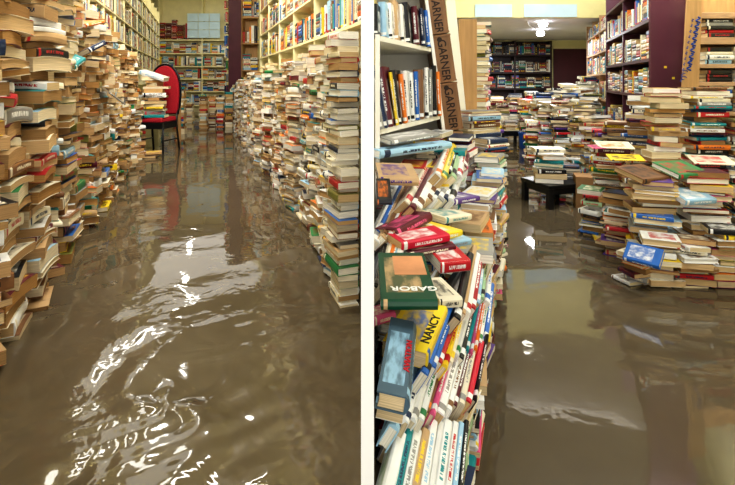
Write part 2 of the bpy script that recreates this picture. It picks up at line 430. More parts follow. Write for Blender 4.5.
def stack(phrase, group, x, y, z0, z1, face, W=WL, pg=PG_OLD, spine=.25, end=.08, L=(.17, .23), D=(.11, .15), T=(.018, .048), jit=.012, yj=5, lean=(0, 0),
          tilt=1.2, bend=0.0, hard=.35, room='L', lim=None, thin=0.0, wild=9.0):
    """a pile of books lying flat; face = horizontal direction its front looks to"""
    r = rng_for(phrase + group); face = Vector((face[0], face[1], 0)).normalized()
    side = Vector((-face.y, face.x, 0)); z = z0; made = []
    while z < z1:
        l, d, t = r.uniform(*L), r.uniform(*D), r.uniform(*T)
        if r.random() < thin: t *= .4
        hd = r.random() < hard; q = r.random()
        if q < spine: mode, out = 'spine out', d
        elif q < spine + end: mode, out = 'end out', l
        else: mode, out = 'pages out', d
        if mode == 'end out': l = min(l, D[1] * 1.25); d = min(d, L[1]); out = l
        wd = 1 if z < wild else 3.0
        ang = math.radians(r.uniform(-yj, yj) * wd); f = Vector((face.x * math.cos(ang) - face.y * math.sin(ang), face.x * math.sin(ang) + face.y * math.cos(ang), 0))
        s = Vector((-f.y, f.x, 0))
        c = Vector((x, y, z)) - face * (out / 2 - D[1] / 2 - r.uniform(-jit, jit)) + side * r.uniform(-jit, jit) + Vector((lean[0], lean[1], 0)) * max(0, z - z0)
        if mode == 'spine out': xa = s         # local -y faces front : y = -f ; x = y×z
        elif mode == 'pages out': xa = -s
        else: xa = f
        tw = tilt * (1 if wd == 1 else 2.6)
        za = Vector((math.radians(r.uniform(-tw, tw)), math.radians(r.uniform(-tw, tw)), 1))
        if mode == 'spine out': ya = -f; xa = ya.cross(Vector((0, 0, 1)))
        elif mode == 'pages out': ya = f; xa = ya.cross(Vector((0, 0, 1)))
        if lim:
            k = lim(c.x, c.y); hw = .5 * (out * abs(f.x) + (l if mode != 'end out' else d) * abs(s.x)) + .004
            if k[0] == 'max' and c.x + hw > k[1]: c.x = k[1] - hw
            if k[0] == 'min' and c.x - hw < k[1]: c.x = k[1] + hw
        cv = r.choice(W)
        b = add_book(frame(xa, za, c), l, d, t, cv, page=r.choice(pg), hard=hd, bend=bend * r.uniform(.7, 1.3) if bend else 0, rng=r, group=group, room=room)
        b['mode'] = mode; made.append(b); z += t + .0012
    for i, b in enumerate(reversed(made)):
        b['lab'] = f"{b['c']} {'hardback' if b['hard'] else 'paperback'}, {b['mode']}, {from_top(i)} of {phrase}"
    return z

def line_book(p1, p2, D, T, roll, cover, cover2=None, page=None, hard=True, label=None, anchor='top', group=None, clip=True, name=None, bend=0, seed=None, room='R'):
    """spine runs p1->p2 (world points); roll turns the book about it: 0 lies flat, -90 stands spine up"""
    xa = p2 - p1; Lh = xa.length; xa.normalize()
    up = Vector((0, 0, 1)); za = (up - xa * up.dot(xa)).normalized(); ya = za.cross(xa)
    R = Matrix.Rotation(math.radians(roll), 3, xa); ya, za = R @ ya, R @ za
    r = rng_for(str(label) + str(p1))
    zoff = T if anchor == 'top' else T / 2
    while True:
        o = (p1 + p2) / 2 + ya * (D / 2) - za * zoff
        m = Matrix.Identity(4)
        for i in range(3): m[i][0], m[i][1], m[i][2], m[i][3] = xa[i], ya[i], za[i], o[i]
        ok = True
        if clip:
            for sx in (-1, 1):
                for y_ in (-1, 1):
                    for z_ in (0, 1):
                        w = m @ Vector((sx * Lh / 2, y_ * D / 2, z_ * T))
                        if w.y < 3.15 and w.x < KR * w.y + .004: ok = False
        if ok or D < .05: break
        D *= .94
    return add_book(m, Lh, D, T, cover, cover2, page or r.choice(PG_NEW), hard, bend, lab=label, rng=r, group=group, hero=name, seed=seed, room=room)

GA, GB = 'books piled along the left side of the left aisle', 'books piled along the right side of the left aisle'
GC, GD, GE = 'books heaped along the left side of the right aisle', 'books heaped along the right side of the right aisle', 'books piled in the middle of the right aisle'

# ---- left aisle, left bank
i = 0; Y = 1.78
rr = rng_for('bankA')
while Y < 9.3:
    big = Y < 3.5
    h = 1.72 if Y < 3.4 else (1.66 - .10 * (Y - 3.4) if Y < 6 else 1.40 - .16 * (Y - 6))
    h += rr.uniform(-.08, .06)
    c = -.83 - .085 + rr.uniform(-.05, .035) - (.26 if Y > 6.2 else 0)
    nm = ('nearest stack' if i == 0 else ordinal(i) + ' stack back') + " on left aisle's left"
    stack(nm, GA, aL(c, Y), Y, FLOOR, h, nL if i % 3 else Vector((.75, -.66, 0)), L=(.22, .29) if big else (.19, .255), D=(.14, .19) if big else (.13, .175), T=(.024, .07) if big else (.025, .06), lean=(rr.uniform(-.05, .03), rr.uniform(-.02, .02)),
          bend=.012 if i in (1, 2, 3, 6, 9) else 0, spine=.2, jit=.034, yj=10, tilt=2.8, wild=1.02 + rr.uniform(-.1, .25), pg=PG_A)
    # a second row right behind
    if Y < 6.2: stack('rear ' + nm, GA, aL(c - .21, Y + .05), Y + .05, h * .45, h + rr.uniform(.0, .18), nL, L=(.19, .27), D=(.13, .18), T=(.02, .05), spine=.5, jit=.03, yj=14, wild=.9, tilt=2.8, W=WR, hard=.5, pg=PG_A)
    Y += .295 if big else .262; i += 1
for (p1, p2, Y1, Y2, D, T, roll, c, c2, nm) in (((36, 30), (74, 22), 2.75, 2.95, .2, .05, 4, 'tan', 'brown', 'thick tan hardback lying across the top of left stacks near photo corner'),
        ((88, 48), (104, 40), 3.3, 3.45, .16, .035, -20, 'navy', 'white', 'navy hardback tipped outward near the top of the left stacks'),
        ((86, 24), (104, 20), 3.4, 3.6, .2, .025, 0, 'orange', 'cream', 'orange paperback lying flat high on the left stacks'),
        ((50, 66), (76, 60), 2.72, 2.95, .13, .035, 12, 'cream', 'pink', 'cream and pink book sticking out of the upper left stacks'),
        ((76, 66), (86, 58), 3.0, 3.1, .15, .03, 25, 'teal', 'white', 'teal and white book tipped down beside the cream and pink book'),
        ((16, 52), (52, 62), 2.45, 2.6, .2, .03, 3, 'green', 'white', 'green edged hardback sloping across the near left stacks'),
        ((14, 40), (50, 50), 2.42, 2.58, .2, .03, 3, 'cream', 'red', 'cream hardback with red lettering sloping across the near left stacks'),
        ((110, 92), (126, 104), 3.9, 4.1, .16, .012, 30, 'grey', 'white', 'grey booklet drooping from the left stacks'),
        ((16, 84), (58, 94), 2.42, 2.58, .2, .014, 4, 'yellow', 'white', 'thin yellow hardback sloping out of the near left stacks')):
    line_book(P(p1[0], p1[1], Y1), P(p2[0], p2[1], Y2), D, T, roll, c, c2, None, True, nm, group=GA, clip=False, room='L')
# ---- left aisle, right bank
i = 0; Y = 2.42
rr = rng_for('bankB')
def limB(x, y): return ('max', KL * y - .006) if y < 3.15 else ('none', 0)
while Y < 12.2:
    h = 1.30 - .035 * (Y - 2.4) + rr.uniform(-.10, .06)
    nar = Y < 2.75
    c = .77 + (.062 if nar else .085) + rr.uniform(-.03, .04)
    nm = ('nearest stack' if i == 0 else ordinal(i) + ' stack back') + " on left aisle's right"
    stack(nm, GB, aL(c, Y), Y, FLOOR, h, -nL if i % 3 != 1 else Vector((-.8, -.6, 0)), L=(.16, .23), D=(.09, .115) if nar else (.12, .165), T=(.018, .046) if Y < 5 else (.022, .055),
          lean=(rr.uniform(-.0, .05), 0), spine=.3, lim=limB, jit=.026, yj=5 if nar else 10, tilt=2.2, W=WL + ['white', 'white', 'light blue', 'red', 'black', 'navy'], pg=PG_B, bend=.006 if i in (3, 7) else 0)
    if Y > 3.2:
        stack('rear ' + nm, GB, aL(c + .19, Y), Y, h * .5, h + rr.uniform(-.02, .16), -nL, L=(.17, .23), D=(.12, .15), T=(.025, .05), spine=.4, jit=.02, yj=10)
    Y += .245; i += 1

# ---- shelving
def bookcase(name, label, A, B, depth, zs, zb, zt, mat, div=(), t=.022, ends=True, back=True, away=1, cat='bookcase', group=None):
    """front edge runs A->B; body lies to its left (away=1) or right (-1)"""
    A, B = Vector((A[0], A[1], 0)), Vector((B[0], B[1], 0)); W = (B - A).length; d = (B - A).normalized()
    e = empty(name, A, math.atan2(d.y, d.x)); tag(e, label, cat, group)
    y0, y1 = (0, depth) if away > 0 else (-depth, 0)
    if ends:
        for x in (0, W - t): MB().box(x, x + t, y0, y1, zb, zt).build('side_panel', mat, e)
    for z in zs: MB().box(t * 1.02, W - t * 1.02, y0, y1, z - t, z).build('shelf', mat, e)
    for x in div:
        zz = [zb] + list(zs) + [zt]
        MB().box(x - t / 2, x + t / 2, y0 + .004, y1 - .004, zb, zt).build('divider', mat, e)
    if back:
        yb = (y1, y1 + .012) if away > 0 else (y0 - .012, y0)
        MB().box(0, W, yb[0], yb[1], zb, zt).build('back_panel', mat, e)
    return e
def shelf_row(phrase, group, A, B, depth_in, z, h, nrm, T=(.02, .05), Hh=(.7, .95), W=WL, room='L', fill=.96, flat=.25, inset=.02, D=(.12, .17), hard=.4):
    """upright books along A->B, spines facing nrm, with occasional flat piles"""
    r = rng_for(phrase); A, B = Vector((A[0], A[1], 0)), Vector((B[0], B[1], 0)); d = (B - A).normalized(); Wd = (B - A).length
    n = Vector((nrm[0], nrm[1], 0)).normalized(); s = .012; k = 0
    while s < Wd - .05:
        if r.random() < flat * .25:
            l = min(r.uniform(.17, .22), Wd - s - .01); zz = z
            if l > .12:
                while zz < z + h * r.uniform(.55, .9):
                    t = r.uniform(*T) * .9; dd = r.uniform(*D)
                    if zz + t > z + h * .97: break
                    c = A + d * (s + l / 2) - n * (inset + dd / 2) + Vector((0, 0, zz))
                    add_book(frame((-n).cross(Vector((0, 0, 1))), Vector((0, 0, 1)), c), l, dd, t, r.choice(W), rng=r, hard=r.random() < hard, group=group,
                             lab=f"@flat on {phrase}", room=room)
                    zz += t + .001
                s += l + .006; continue
        t = r.uniform(*T); bh = h * r.uniform(*Hh); dd = r.uniform(*D)
        c = A + d * s - n * (inset + dd / 2) + Vector((0, 0, z + bh / 2))
        xa = Vector((0, 0, 1)); ya = -n; za = xa.cross(ya)
        if za.dot(d) < 0: c = c + d * t
        m = Matrix.Identity(4)
        for q in range(3): m[q][0], m[q][1], m[q][2], m[q][3] = xa[q], ya[q], za[q], c[q]
        cv = r.choice(W); hd = r.random() < hard
        add_book(m, bh, dd, t, cv, rng=r, hard=hd, group=group, lab=f"{cv} {'hardback' if hd else 'paperback'} standing {ordinal(k)} from left on {phrase}", room=room)
        s += t + .002; k += 1
        if r.random() > fill: s += r.uniform(.02, .1)

# left aisle: high shelves behind the left bank
A0, B0 = (aL(-1.25, 4.6), 4.6), (aL(-1.25, 14.8), 14.8)
zsl = [1.36, 1.72, 2.08, 2.46, 2.84]
bookcase('wall_bookcase', 'long cream wall bookcase above the left bank of the left aisle', A0, B0, .27, zsl, 1.0, 3.2, M['cream_wood'],
         div=[.9 * k for k in range(1, 12)], away=1)
for a, z in enumerate(zsl[:4]):
    shelf_row(['lowest', 'second', 'third', 'upper'][a] + ' shelf of left wall bookcase', 'books on the left wall bookcase', A0, B0, .27, z, .33, nL, T=(.03, .06), flat=.3)
# left aisle: cream shelves above the right bank
A1, B1 = (aL(1.15, 3.32), 3.32), (aL(1.15, 9.2), 9.2)
zsr = [1.52, 1.95, 2.40, 2.85]
bookcase('cream_bookcase', 'cream wooden bookcase above the right bank of the left aisle', B1, A1, .27, zsr, 1.0, 3.0, M['cream_wood'], div=[1.15 * k for k in range(1, 6)], away=1)
for a, z in enumerate(zsr[:3]):
    shelf_row(['lowest', 'second', 'upper'][a] + ' shelf of cream right-hand bookcase', 'books on the cream bookcase', B1, A1, .27, z, .38, -nL, T=(.025, .055), flat=.6, fill=.9, Hh=(.5, .8), W=WG)
# tan shelf unit and maroon end panel farther back
Yt = 11.9
tanc = bookcase('tan_bookcase', 'narrow tan bookcase with tall maroon end panel on the left aisle', (X(241, Yt), Yt), (X(270, Yt), Yt), .3, [Z(y, Yt) for y in (100, 70, 43, 17)], FLOOR, 3.4, M['tan_wood'], t=.03)
for k, y in enumerate((100, 70, 43, 17)):
    shelf_row(['lowest', 'second', 'third', 'highest'][k] + ' shelf of narrow tan bookcase', 'books on the tan bookcase', (X(242, Yt), Yt), (X(269, Yt), Yt), .3, Z(y, Yt), .52, (0, -1, 0), T=(.03, .07), Hh=(.45, .85), flat=1.2, W=WG)
q0 = X(241, Yt)
MB().box(X(229, Yt) - q0, X(241.5, Yt) - q0 - .002, -.05, -.01, FLOOR, 3.45).build('end_panel', M['maroon_wood'], tanc, bevel=.004)['label'] = 'tall maroon end panel'
# row of books seen on the aisle side of that panel
for k in range(9):
    z = .75 + .3 * k
    shelf_row('tier %s beside tall maroon panel' % ordinal(k), 'books beside the maroon panel', (X(229, Yt) - .13, Yt - .02), (X(229, Yt) - .004, Yt - .02), .2, z, .27, (0, -1, 0), T=(.03, .05), W=WD, flat=0)
# back shelf
Yb = 16.35
bz = [Z(y, Yb) for y in (105, 91, 78.5, 66, 53, 39.5)]
bookcase('end_wall_bookcase', 'cream bookcase filling the end wall of the left aisle', (X(158, Yb), Yb), (X(228, Yb), Yb), .28, bz, FLOOR, 4.0 - .02, M['cream_wood'], div=[(X(202, Yb) - X(158, Yb)), X(187, Yb) - X(158, Yb)][:1], t=.04)
for k, z in enumerate(bz):
    shelf_row(['bottom', 'second', 'third', 'fourth', 'fifth', 'top'][k] + ' shelf on left aisle end wall', 'books on the end wall bookcase', (X(159, Yb), Yb), (X(187 if k == 5 else 227, Yb), Yb), .28, z, .40 if k < 5 else .8, (0, -1, 0),
              T=(.035, .075), W=WG + ['white', 'light blue', 'cream', 'grey', 'white', 'tan'] if k < 5 else ['maroon', 'maroon', 'red', 'brown'], flat=2.0, Hh=(.6, .92), fill=.9)
# pale blue papers on the top shelf front
for a in range(3):
    for b_ in range(3):
        x0 = 187.5 + a * 11; y0 = 13.5 + b_ * 8.3
        o = MB().box(X(x0, Yb), X(x0 + 10.6, Yb), Yb - .02, Yb - .012, Z(y0 + 7.9, Yb), Z(y0, Yb)).build('paper_sheet', M['poster'])
        tag(o, 'pale blue paper sheet in the grid of sheets above the end wall bookcase', 'paper', 'pale blue sheets on the end wall')
# piles in front of the back shelf
for (px, Y, yt, nm) in ((204, 11.0, 96, 'slim stack left of centre before the end shelves'), (213, 11.6, 97, 'stack at centre before the end shelves'), (221, 11.3, 98, 'stack right of centre before the end shelves'),
                        (190, 12.4, 104, 'left stack before the end shelves'), (181, 9.8, 88, 'tall stack right of the red chair'), (230, 11.2, 93, 'stack below the tall maroon panel')):
    stack(nm, GA, X(px, Y), Y, FLOOR, Z(yt, Y), (0, -1, 0), L=(.15, .2), D=(.12, .15), T=(.03, .06), spine=.4, W=WG)

# ---- red chair
def make_chair(Y=7.4):
    s = Y / F
    e = empty('chair', (X(156.5, Y), Y + .05, FLOOR), math.radians(-8)); tag(e, 'red padded chair with black tube frame, books piled on its seat', 'chair')
    zt, zs = Z(64, Y) - FLOOR, Z(117, Y) - FLOOR
    hw = .265
    def outline(sc_, y):
        pts = []
        for i in range(25):
            a = PI * i / 24
            pts.append((hw * sc_ * math.cos(a) * (1.0 if abs(math.cos(a)) < .8 else 1.0), y, zs + .34 + (zt - zs - .34) * (math.sin(a) ** .75) * (1 - (1 - sc_) * .5)))
        pts += [(-hw * sc_ * .96, y, zs + .2), (-hw * sc_ * .86, y, zs + .04), (hw * sc_ * .86, y, zs + .04), (hw * sc_ * .96, y, zs + .2)]
        return pts
    yb = .2
    MB().hull(outline(.9, yb - .03), outline(.93, yb + .02)).build('backrest', M['red_fabric'], e, bevel=.012, smooth=False)
    MB().tube([Vector(p) for p in outline(1.0, yb)], .017, closed=True).build('back_frame', M['black_metal'], e, smooth=True)
    MB().hull([(-.21, -.24, zs - .07), (.21, -.24, zs - .07), (.21, .19, zs - .07), (-.21, .19, zs - .07)], [(-.2, -.23, zs), (.2, -.23, zs), (.2, .18, zs + .0), (-.2, .18, zs)]).build('seat', M['red_fabric'], e, bevel=.02)
    MB().box(-.215, .215, -.235, .185, zs - .17, zs - .072).build('seat_pan', M['black_plastic'], e, bevel=.006)
    for sx in (-1, 1):
        MB().tube([(sx * .205, -.20, zs - .1), (sx * .225, -.235, 0)], .016).build('leg', M['black_metal'], e, smooth=True)
        MB().tube([(sx * .205, yb, zs + .1), (sx * .21, .17, zs - .1), (sx * .225, .26, 0)], .016).build('leg', M['black_metal'], e, smooth=True)
    for sx in (-1, 1): MB().tube([(sx * .215, -.21, .33), (sx * .215, .21, .33)], .010).build('stretcher', M['black_metal'], e, smooth=True)
    return zs + FLOOR
zs = make_chair()
stack('pile on the red chair', 'books piled on the red chair', X(155, 7.33), 7.33, zs + .003, Z(80, 7.3), (.3, -1, 0), L=(.26, .36), D=(.15, .2), T=(.03, .06), spine=.4, W=WG, jit=.03, yj=16)
line_book(P(139, 70, 7.2), P(164, 78, 7.2), .2, .06, 4, 'white', 'light blue', hard=True, label='white hardback tilted on top of the pile on the red chair', clip=False, room='L', group='books piled on the red chair')
stack('pile beside the red chair', GA, X(131, 6.7), 6.7, FLOOR, Z(96, 6.7), (.6, -1, 0), L=(.24, .3), D=(.16, .2), T=(.03, .055), spine=.3, W=WL, jit=.03, yj=12)
stack('low pile under the red chair', GA, X(150, 6.85), 6.85, FLOOR, .07, (.3, -1, 0), L=(.24, .3), D=(.16, .2), T=(.02, .03), spine=.3, W=WL, jit=.03, yj=20)
o = MB().box(0, .09, 0, .03, 0, .95).build('leaning_board', M['tan_wood'], bevel=.003); o.location = (X(175.5, 8.6), 8.6, FLOOR); tag(o, 'narrow tan board standing upright just right of the red chair', 'board')

# ---- right aisle: corner bookcase against the dividing wall
def pxr(z): return 440 - 23 * (z - .895)
def corner_case():
    e = empty('corner_bookcase', (.04, 1.95, 0)); tag(e, 'white corner bookcase with tilted albums, left edge of the right aisle', 'bookcase')
    o_ = Vector((.04, 1.95))
    for z in (.49, .895, 1.285, 1.69, 2.1):
        xr = X(pxr(z), 2.78)
        poly = [(.031, 1.95), (xr, 2.78), (xr + .03, 3.08), (.05, 3.08)]
        MB().prism([(x - o_.x, y - o_.y) for x, y in poly], z - .022, z).build('shelf', M['white_wood'], e)
    MB().prism([(x - .04, y - 1.95) for x, y in ((.06, 3.085), (.47, 3.085), (.47, 3.1), (.06, 3.1))], FLOOR, 2.3).build('back_panel', M['white_wood'], e)
    def sec(z):
        xr = X(pxr(z), 2.78) + .002
        return [(x - .04, y - 1.95, z) for x, y in ((xr, 2.78), (xr + .018, 2.78), (xr + .048, 3.08), (xr + .03, 3.08))]
    MB().hull(sec(FLOOR), sec(2.3)).build('side_panel', M['white_wood'], e)
    MB().prism([(x - .04, y - 1.95) for x, y in ((.031, 1.935), (.05, 1.935), (.05, 1.948), (.031, 1.948))], FLOOR, 1.284).build('front_post', M['white_wood'], e)
corner_case()
def album(px, ybase, z, ytop, T, D, colr, c2, lean, label, k, n=16):
    f = k / n
    # the foot of each album sits on the slanted front edge of the shelf
    t_ = max(0, min(1, f)); Yf = 1.97 + .78 * t_
    hgt = Z(ytop, Yf) - z
    x = X(px, Yf) ; x = max(x, KR * Yf + .006)
    lean_r = math.radians(lean)
    xa = Vector((-math.sin(lean_r), 0, math.cos(lean_r))); ya = Vector((.18, .98, 0)).normalized()
    za = xa.cross(ya).normalized()
    dd = min(D, 3.06 - Yf - .01)
    base = Vector((x, Yf, z + .004)) + ya * (dd / 2 + .01) + xa * (hgt / 2)
    if base.x - hgt * .5 * abs(math.sin(lean_r)) < KR * 3 + .004: pass
    m = Matrix.Identity(4)
    for q in range(3): m[q][0], m[q][1], m[q][2], m[q][3] = xa[q], ya[q], za[q], base[q]
    add_book(m, hgt, dd, T, colr, c2, 'efe9da', hard=True, lab=label, rng=rng_for(label), group='albums on the white corner bookcase', room='R')
low = [(377, 'grey', 64, .02, 14), (382, 'navy', 70, .03, 13), (388, 'maroon', 66, .035, 12), (394, 'yellow', 72, .012, 10), (398, 'black', 70, .03, 9), (404, 'orange', 74, .02, 8), (408, 'white', 71, .03, 5),
       (413, 'white', 73, .02, 4), (418, 'blue', 72, .02, 3), (423, 'brown', 70, .05, 2), (428, 'white', 68, .02, 2), (432, 'grey', 70, .02, 1), (436, 'black', 66, .025, 2), (440, 'orange', 72, .02, 4)]
for k, (px, c, yt, T, ln) in enumerate(low):
    album(px + ln * .35, 0, .895, yt, T, .22, c, 'white', ln * .8, f"{c} album standing {ordinal(k)} from left on lower shelf of white corner bookcase", k, len(low))
upp = [(377, 'black', 4, .05, 3), (386, 'light blue', 2, .03, 5), (392, 'white', 3, .03, 5), (398, 'tan', 0, .035, 8), (404, 'white', 4, .02, 8), (410, 'black', 2, .06, 9), (419, 'maroon', 6, .03, 9), (425, 'navy', 8, .02, 9), (430, 'blue', 10, .02, 10)]
for k, (px, c, yt, T, ln) in enumerate(upp):
    album(px, 0, 1.285, yt, T, .22, c, 'white', ln * .5, f"{c} album standing {ordinal(k)} from left on upper shelf of white corner bookcase", k, len(upp))

# ---- GARNER crates, white post, plywood board
def crate(px, ybot, ytop, Y, lean, label):
    w = .125; h = Z(ytop, Y) - Z(ybot, Y)
    e = empty('wooden_crate', (X(px, Y), Y, Z(ybot, Y))); tag(e, label, 'crate', 'GARNER crates stacked in a column')
    e.rotation_euler = (0, math.radians(lean), 0)
    MB().box(-w / 2, w / 2, 0, .2, 0, h).build('box', M['brown_crate'], e, bevel=.004)
    for z in (0.0, h - .012): MB().box(-w / 2 - .001, w / 2 + .001, -.006, 0, z + .001, z + .012).build('batten', M['brown_crate'], e)
    m = Matrix.Translation((.008, -.002, h * .52)) @ Matrix.Rotation(PI / 2, 4, 'Y') @ Matrix.Rotation(-PI / 2, 4, 'X') @ Matrix.Identity(4)
    # text reads downwards on the face that looks at the aisle (-Y)
    mm = Matrix(((0, 1, 0, .004), (0, 0, -1, -.002), (-1, 0, 0, h * .46), (0, 0, 0, 1)))
    lettering('GARNER', .070, M['dark_letter'], mm, e, sx=.92 * min(1, h / .28), bold=.001)
    mb = MB().lathe([(.015, 0), (.015, .003)], (0, 0, 0), 14); mb.v = [(a - .005, -.004 + c_ * .5, h * .90 + b_) for a, b_, c_ in mb.v]
    mb.build('emblem', M['dark_letter'], e)
    mb = MB().box(-.05, -.047, -.002, -.0005, h * .2, h * .8); mb.build('small_print', M['dark_letter'], e)
Yc = 2.86
crate(453, 130, 82.6, Yc, -8, 'brown wooden crate marked GARNER, lowest of the column')
crate(446.2, 82.2, 34.4, Yc, -8, 'brown wooden crate marked GARNER, middle of the column')
crate(438.8, 34, -12, Yc, -8, 'brown wooden crate marked GARNER, top of the column, cut by photo edge')
o = MB().box(-.006, .006, 0, .05, 0, .01).build('support_box', M['cardboard'])
o.data.clear_geometry()
mb = MB().box(X(444, Yc), X(463, Yc), Yc + .0, Yc + .2, FLOOR, Z(131.5, Yc)); mb2 = mb
bpy.data.objects.remove(o)
o = mb.build('cardboard_box', M['cardboard'], bevel=.004); tag(o, 'tall cardboard box under the column of GARNER crates', 'box')
e = empty('white_post', (X(475, 3.5), 3.5, FLOOR)); e.rotation_euler = (0, math.radians(-5.6), 0); tag(e, 'white painted post between the crates and the plywood board', 'post')
MB().box(-.035, .035, 0, .06, 0, 2.5).build('post', M['white_wood'], e, bevel=.004)
o = MB().box(0, X(477, 3.75) - X(459, 3.75), 0, .02, 0, Z(19, 3.75) - FLOOR).build('plywood_board', M['tan_wood'], bevel=.002); o.location = (X(459, 3.75), 3.75, FLOOR)
tag(o, 'tall plain tan plywood board standing right of the white post', 'board')

# ---- right aisle, near heap: hidden core of flat stacks
def limC(x, y): return ('min', KR * y + .008) if y < 3.15 else ('none', 0)
def ztop(Y): return .43 + .185 * (Y - .8)
rr = rng_for('heapC'); k = 0
Y = .98
while Y < 2.85:
    for ci, c in enumerate((-.25, -.40, -.54)):
        x = aR(c, Y)
        if x - .06 < KR * Y: continue
        if ci == 2 and Y > 1.9 and x < .42: pass
        nm = f"{ordinal(k)} pile under the near heap"
        edge = ci == 0
        stack(nm if not edge else f"{ordinal(int((Y-.9)/.235))} stack back on near heap's edge", GC, x + rr.uniform(-.01, .03) * edge, Y, FLOOR, ztop(Y) - (.13 if Y < 1.5 else .04) - (.06 if edge else 0) + (.06 if ci and Y > 1.75 else 0), nR, L=(.17, .225), D=(.10, .145), T=(.012, .034), spine=.45,
              W=WR, pg=PG_NEW, lim=limC, jit=.018, yj=9, room='R', lean=(.02 if edge else 0, 0), hard=.35)
        k += 1
    Y += .24

# rows of books tipped on edge, spines up
def edge_row(phrase, a0, a1, b0, b1, z0, z1, cols, T, D, roll, zb=None, hard=.3):
    """near ends run a0->a1, far ends b0->b1 (photo px), heights z0->z1 across the row"""
    r = rng_for(phrase); n = len(cols); tot = sum(T); s = 0
    for k, c in enumerate(cols):
        f = (s + T[k] / 2) / tot; s += T[k]
        zz = z0 + (z1 - z0) * f
        p1 = PZ(a0[0] + (a1[0] - a0[0]) * f, a0[1] + (a1[1] - a0[1]) * f + r.uniform(-5, 5), zz)
        p2 = PZ(b0[0] + (b1[0] - b0[0]) * f, b0[1] + (b1[1] - b0[1]) * f + r.uniform(-5, 5), zz + r.uniform(.0, .012) + .02)
        main, c2 = (c if isinstance(c, tuple) else (c, None))
        line_book(p1, p2, D * r.uniform(.9, 1.08), T[k] * .95, roll + r.uniform(-5, 5), main, c2, hard=r.random() < hard, anchor='mid', group=GC,
                  label=f"{main} book on edge, spine up, {ordinal(k)} from left in {phrase}")
edge_row('bottom row of near heap', (378, 512), (462, 505), (398, 428), (470, 418), .42, .30,
         [('white', 'pale green'), ('teal', 'navy'), ('white', 'grey'), ('tan', 'yellow'), ('white', 'light blue'), ('white', 'grey'), ('white', 'teal'), ('white', 'red'), ('light blue', 'white'), ('black', 'white')],
         [.024, .016, .022, .020, .020, .014, .022, .016, .014, .012], .15, -62)
edge_row('second row of near heap', (390, 424), (478, 400), (416, 352), (490, 338), .50, .33,
         [('light blue', 'navy'), ('white', 'navy'), ('white', 'grey'), ('white', 'green'), ('brown', 'orange'), ('pink', 'white'), ('white', 'grey'), ('white', 'brown'), ('maroon', 'white'), ('cream', 'grey'), ('crimson', 'white'), ('black', 'white')],
         [.022, .022, .020, .016, .012, .014, .022, .016, .012, .018, .016, .012], .14, -62)
edge_row('third row of near heap', (422, 372), (489, 342), (450, 300), (495, 286), .54, .35,
         [('blue', 'black'), ('blue', 'white'), ('red', 'white'), ('yellow', 'red'), ('cream', 'yellow'), ('white', 'green'), ('black', 'white'), ('teal', 'white'), ('pink', 'white'), ('orange', 'white'), ('white', 'green'), ('blue', 'white')],
         [.018, .020, .018, .016, .014, .016, .014, .014, .010, .012, .014, .016], .14, -60)
edge_row('fourth row of near heap', (455, 318), (491, 296), (470, 252), (494, 244), .56, .40,
         [('black', 'white'), ('tan', 'white'), ('white', 'red'), ('red', 'white'), ('light blue', 'white'), ('pale green', 'black'), ('white', 'blue')],
         [.02, .018, .018, .018, .016, .016, .02], .14, -55)
edge_row('long slanted row right of partition', (374, 236), (404, 226), (398, 182), (430, 170), .64, .66,
         [('white', 'grey'), ('blue', 'white'), ('tan', 'black'), ('brown', 'black'), ('white', 'black'), ('red', 'white'), ('light blue', 'white'), ('grey', 'white')],
         [.03, .028, .022, .034, .02, .026, .02, .024], .15, -50)
edge_row('slanted row above the maroon book', (405, 206), (455, 196), (430, 160), (472, 152), .70, .66,
         [('cream', 'red'), ('maroon', 'white'), ('white', 'brown'), ('tan', 'white'), ('brown', 'white'), ('white', 'navy'), ('grey', 'white'), ('navy', 'white'), ('white', 'black')],
         [.03, .026, .03, .026, .03, .024, .03, .024, .03], .15, -48)
edge_row('slanted row below the pale thick hardback', (436, 176), (468, 170), (448, 143), (474, 136), .74, .70,
         [('white', 'orange'), ('yellow', 'green'), ('black', 'white'), ('pale green', 'black'), ('white', 'red'), ('maroon', 'white')],
         [.034, .03, .028, .03, .03, .03], .14, -45)
edge_row('slanted row left of the green picture book', (376, 292), (398, 272), (388, 236), (410, 226), .60, .62,
         [('black', 'grey'), ('cream', 'white'), ('orange', 'white'), ('light blue', 'black'), ('white', 'tan')], [.03, .022, .022, .02, .02], .14, -50)

HEROES = {}
def hero(key, p1, z1, p2, z2, D, T, roll, c, c2, label, hard=True, page=None):
    b = line_book(PZ(p1[0], p1[1], z1), PZ(p2[0], p2[1], z2), D, T, roll, c, c2, page, hard, label, group=GC, name=key)
    HEROES[key] = b; return b
hero('slate', (409, 398), .60, (416, 322), .61, .062, .030, 8, 'slate blue', 'light blue', 'slate-blue hardback with pale spine lettered AVIATION, against the white dividing wall')
for (dz, c, c2, T, w) in ((.031, 'red', 'white', .022, .060), (.054, 'white', 'green', .026, .056)):
    line_book(PZ(409, 398, .60) - Vector((0, -.05, dz)), PZ(416, 322, .61) - Vector((0, -.03, dz)), w, T, 8, c, c2, None, False, f"{c} book lying under the slate-blue hardback, against the white dividing wall", group=GC)
line_book(PZ(381, 300, .665) - Vector((0, -.06, .024)), PZ(438, 300, .665) - Vector((0, -.06, .024)), .18, .018, 1, 'cream', 'grey', None, False, 'cream book lying directly under the large green picture book', group=GC)
hero('nancy', (428, 354), .56, (448, 307), .57, .095, .034, 5, 'yellow', 'blue', 'yellow and blue book lettered NANCY on its spine, on the near heap', hard=False)
hero('green', (381, 300), .665, (438, 300), .665, .245, .022, 1, 'dark green', 'tan', 'large dark green picture book lettered GABOR upside down')
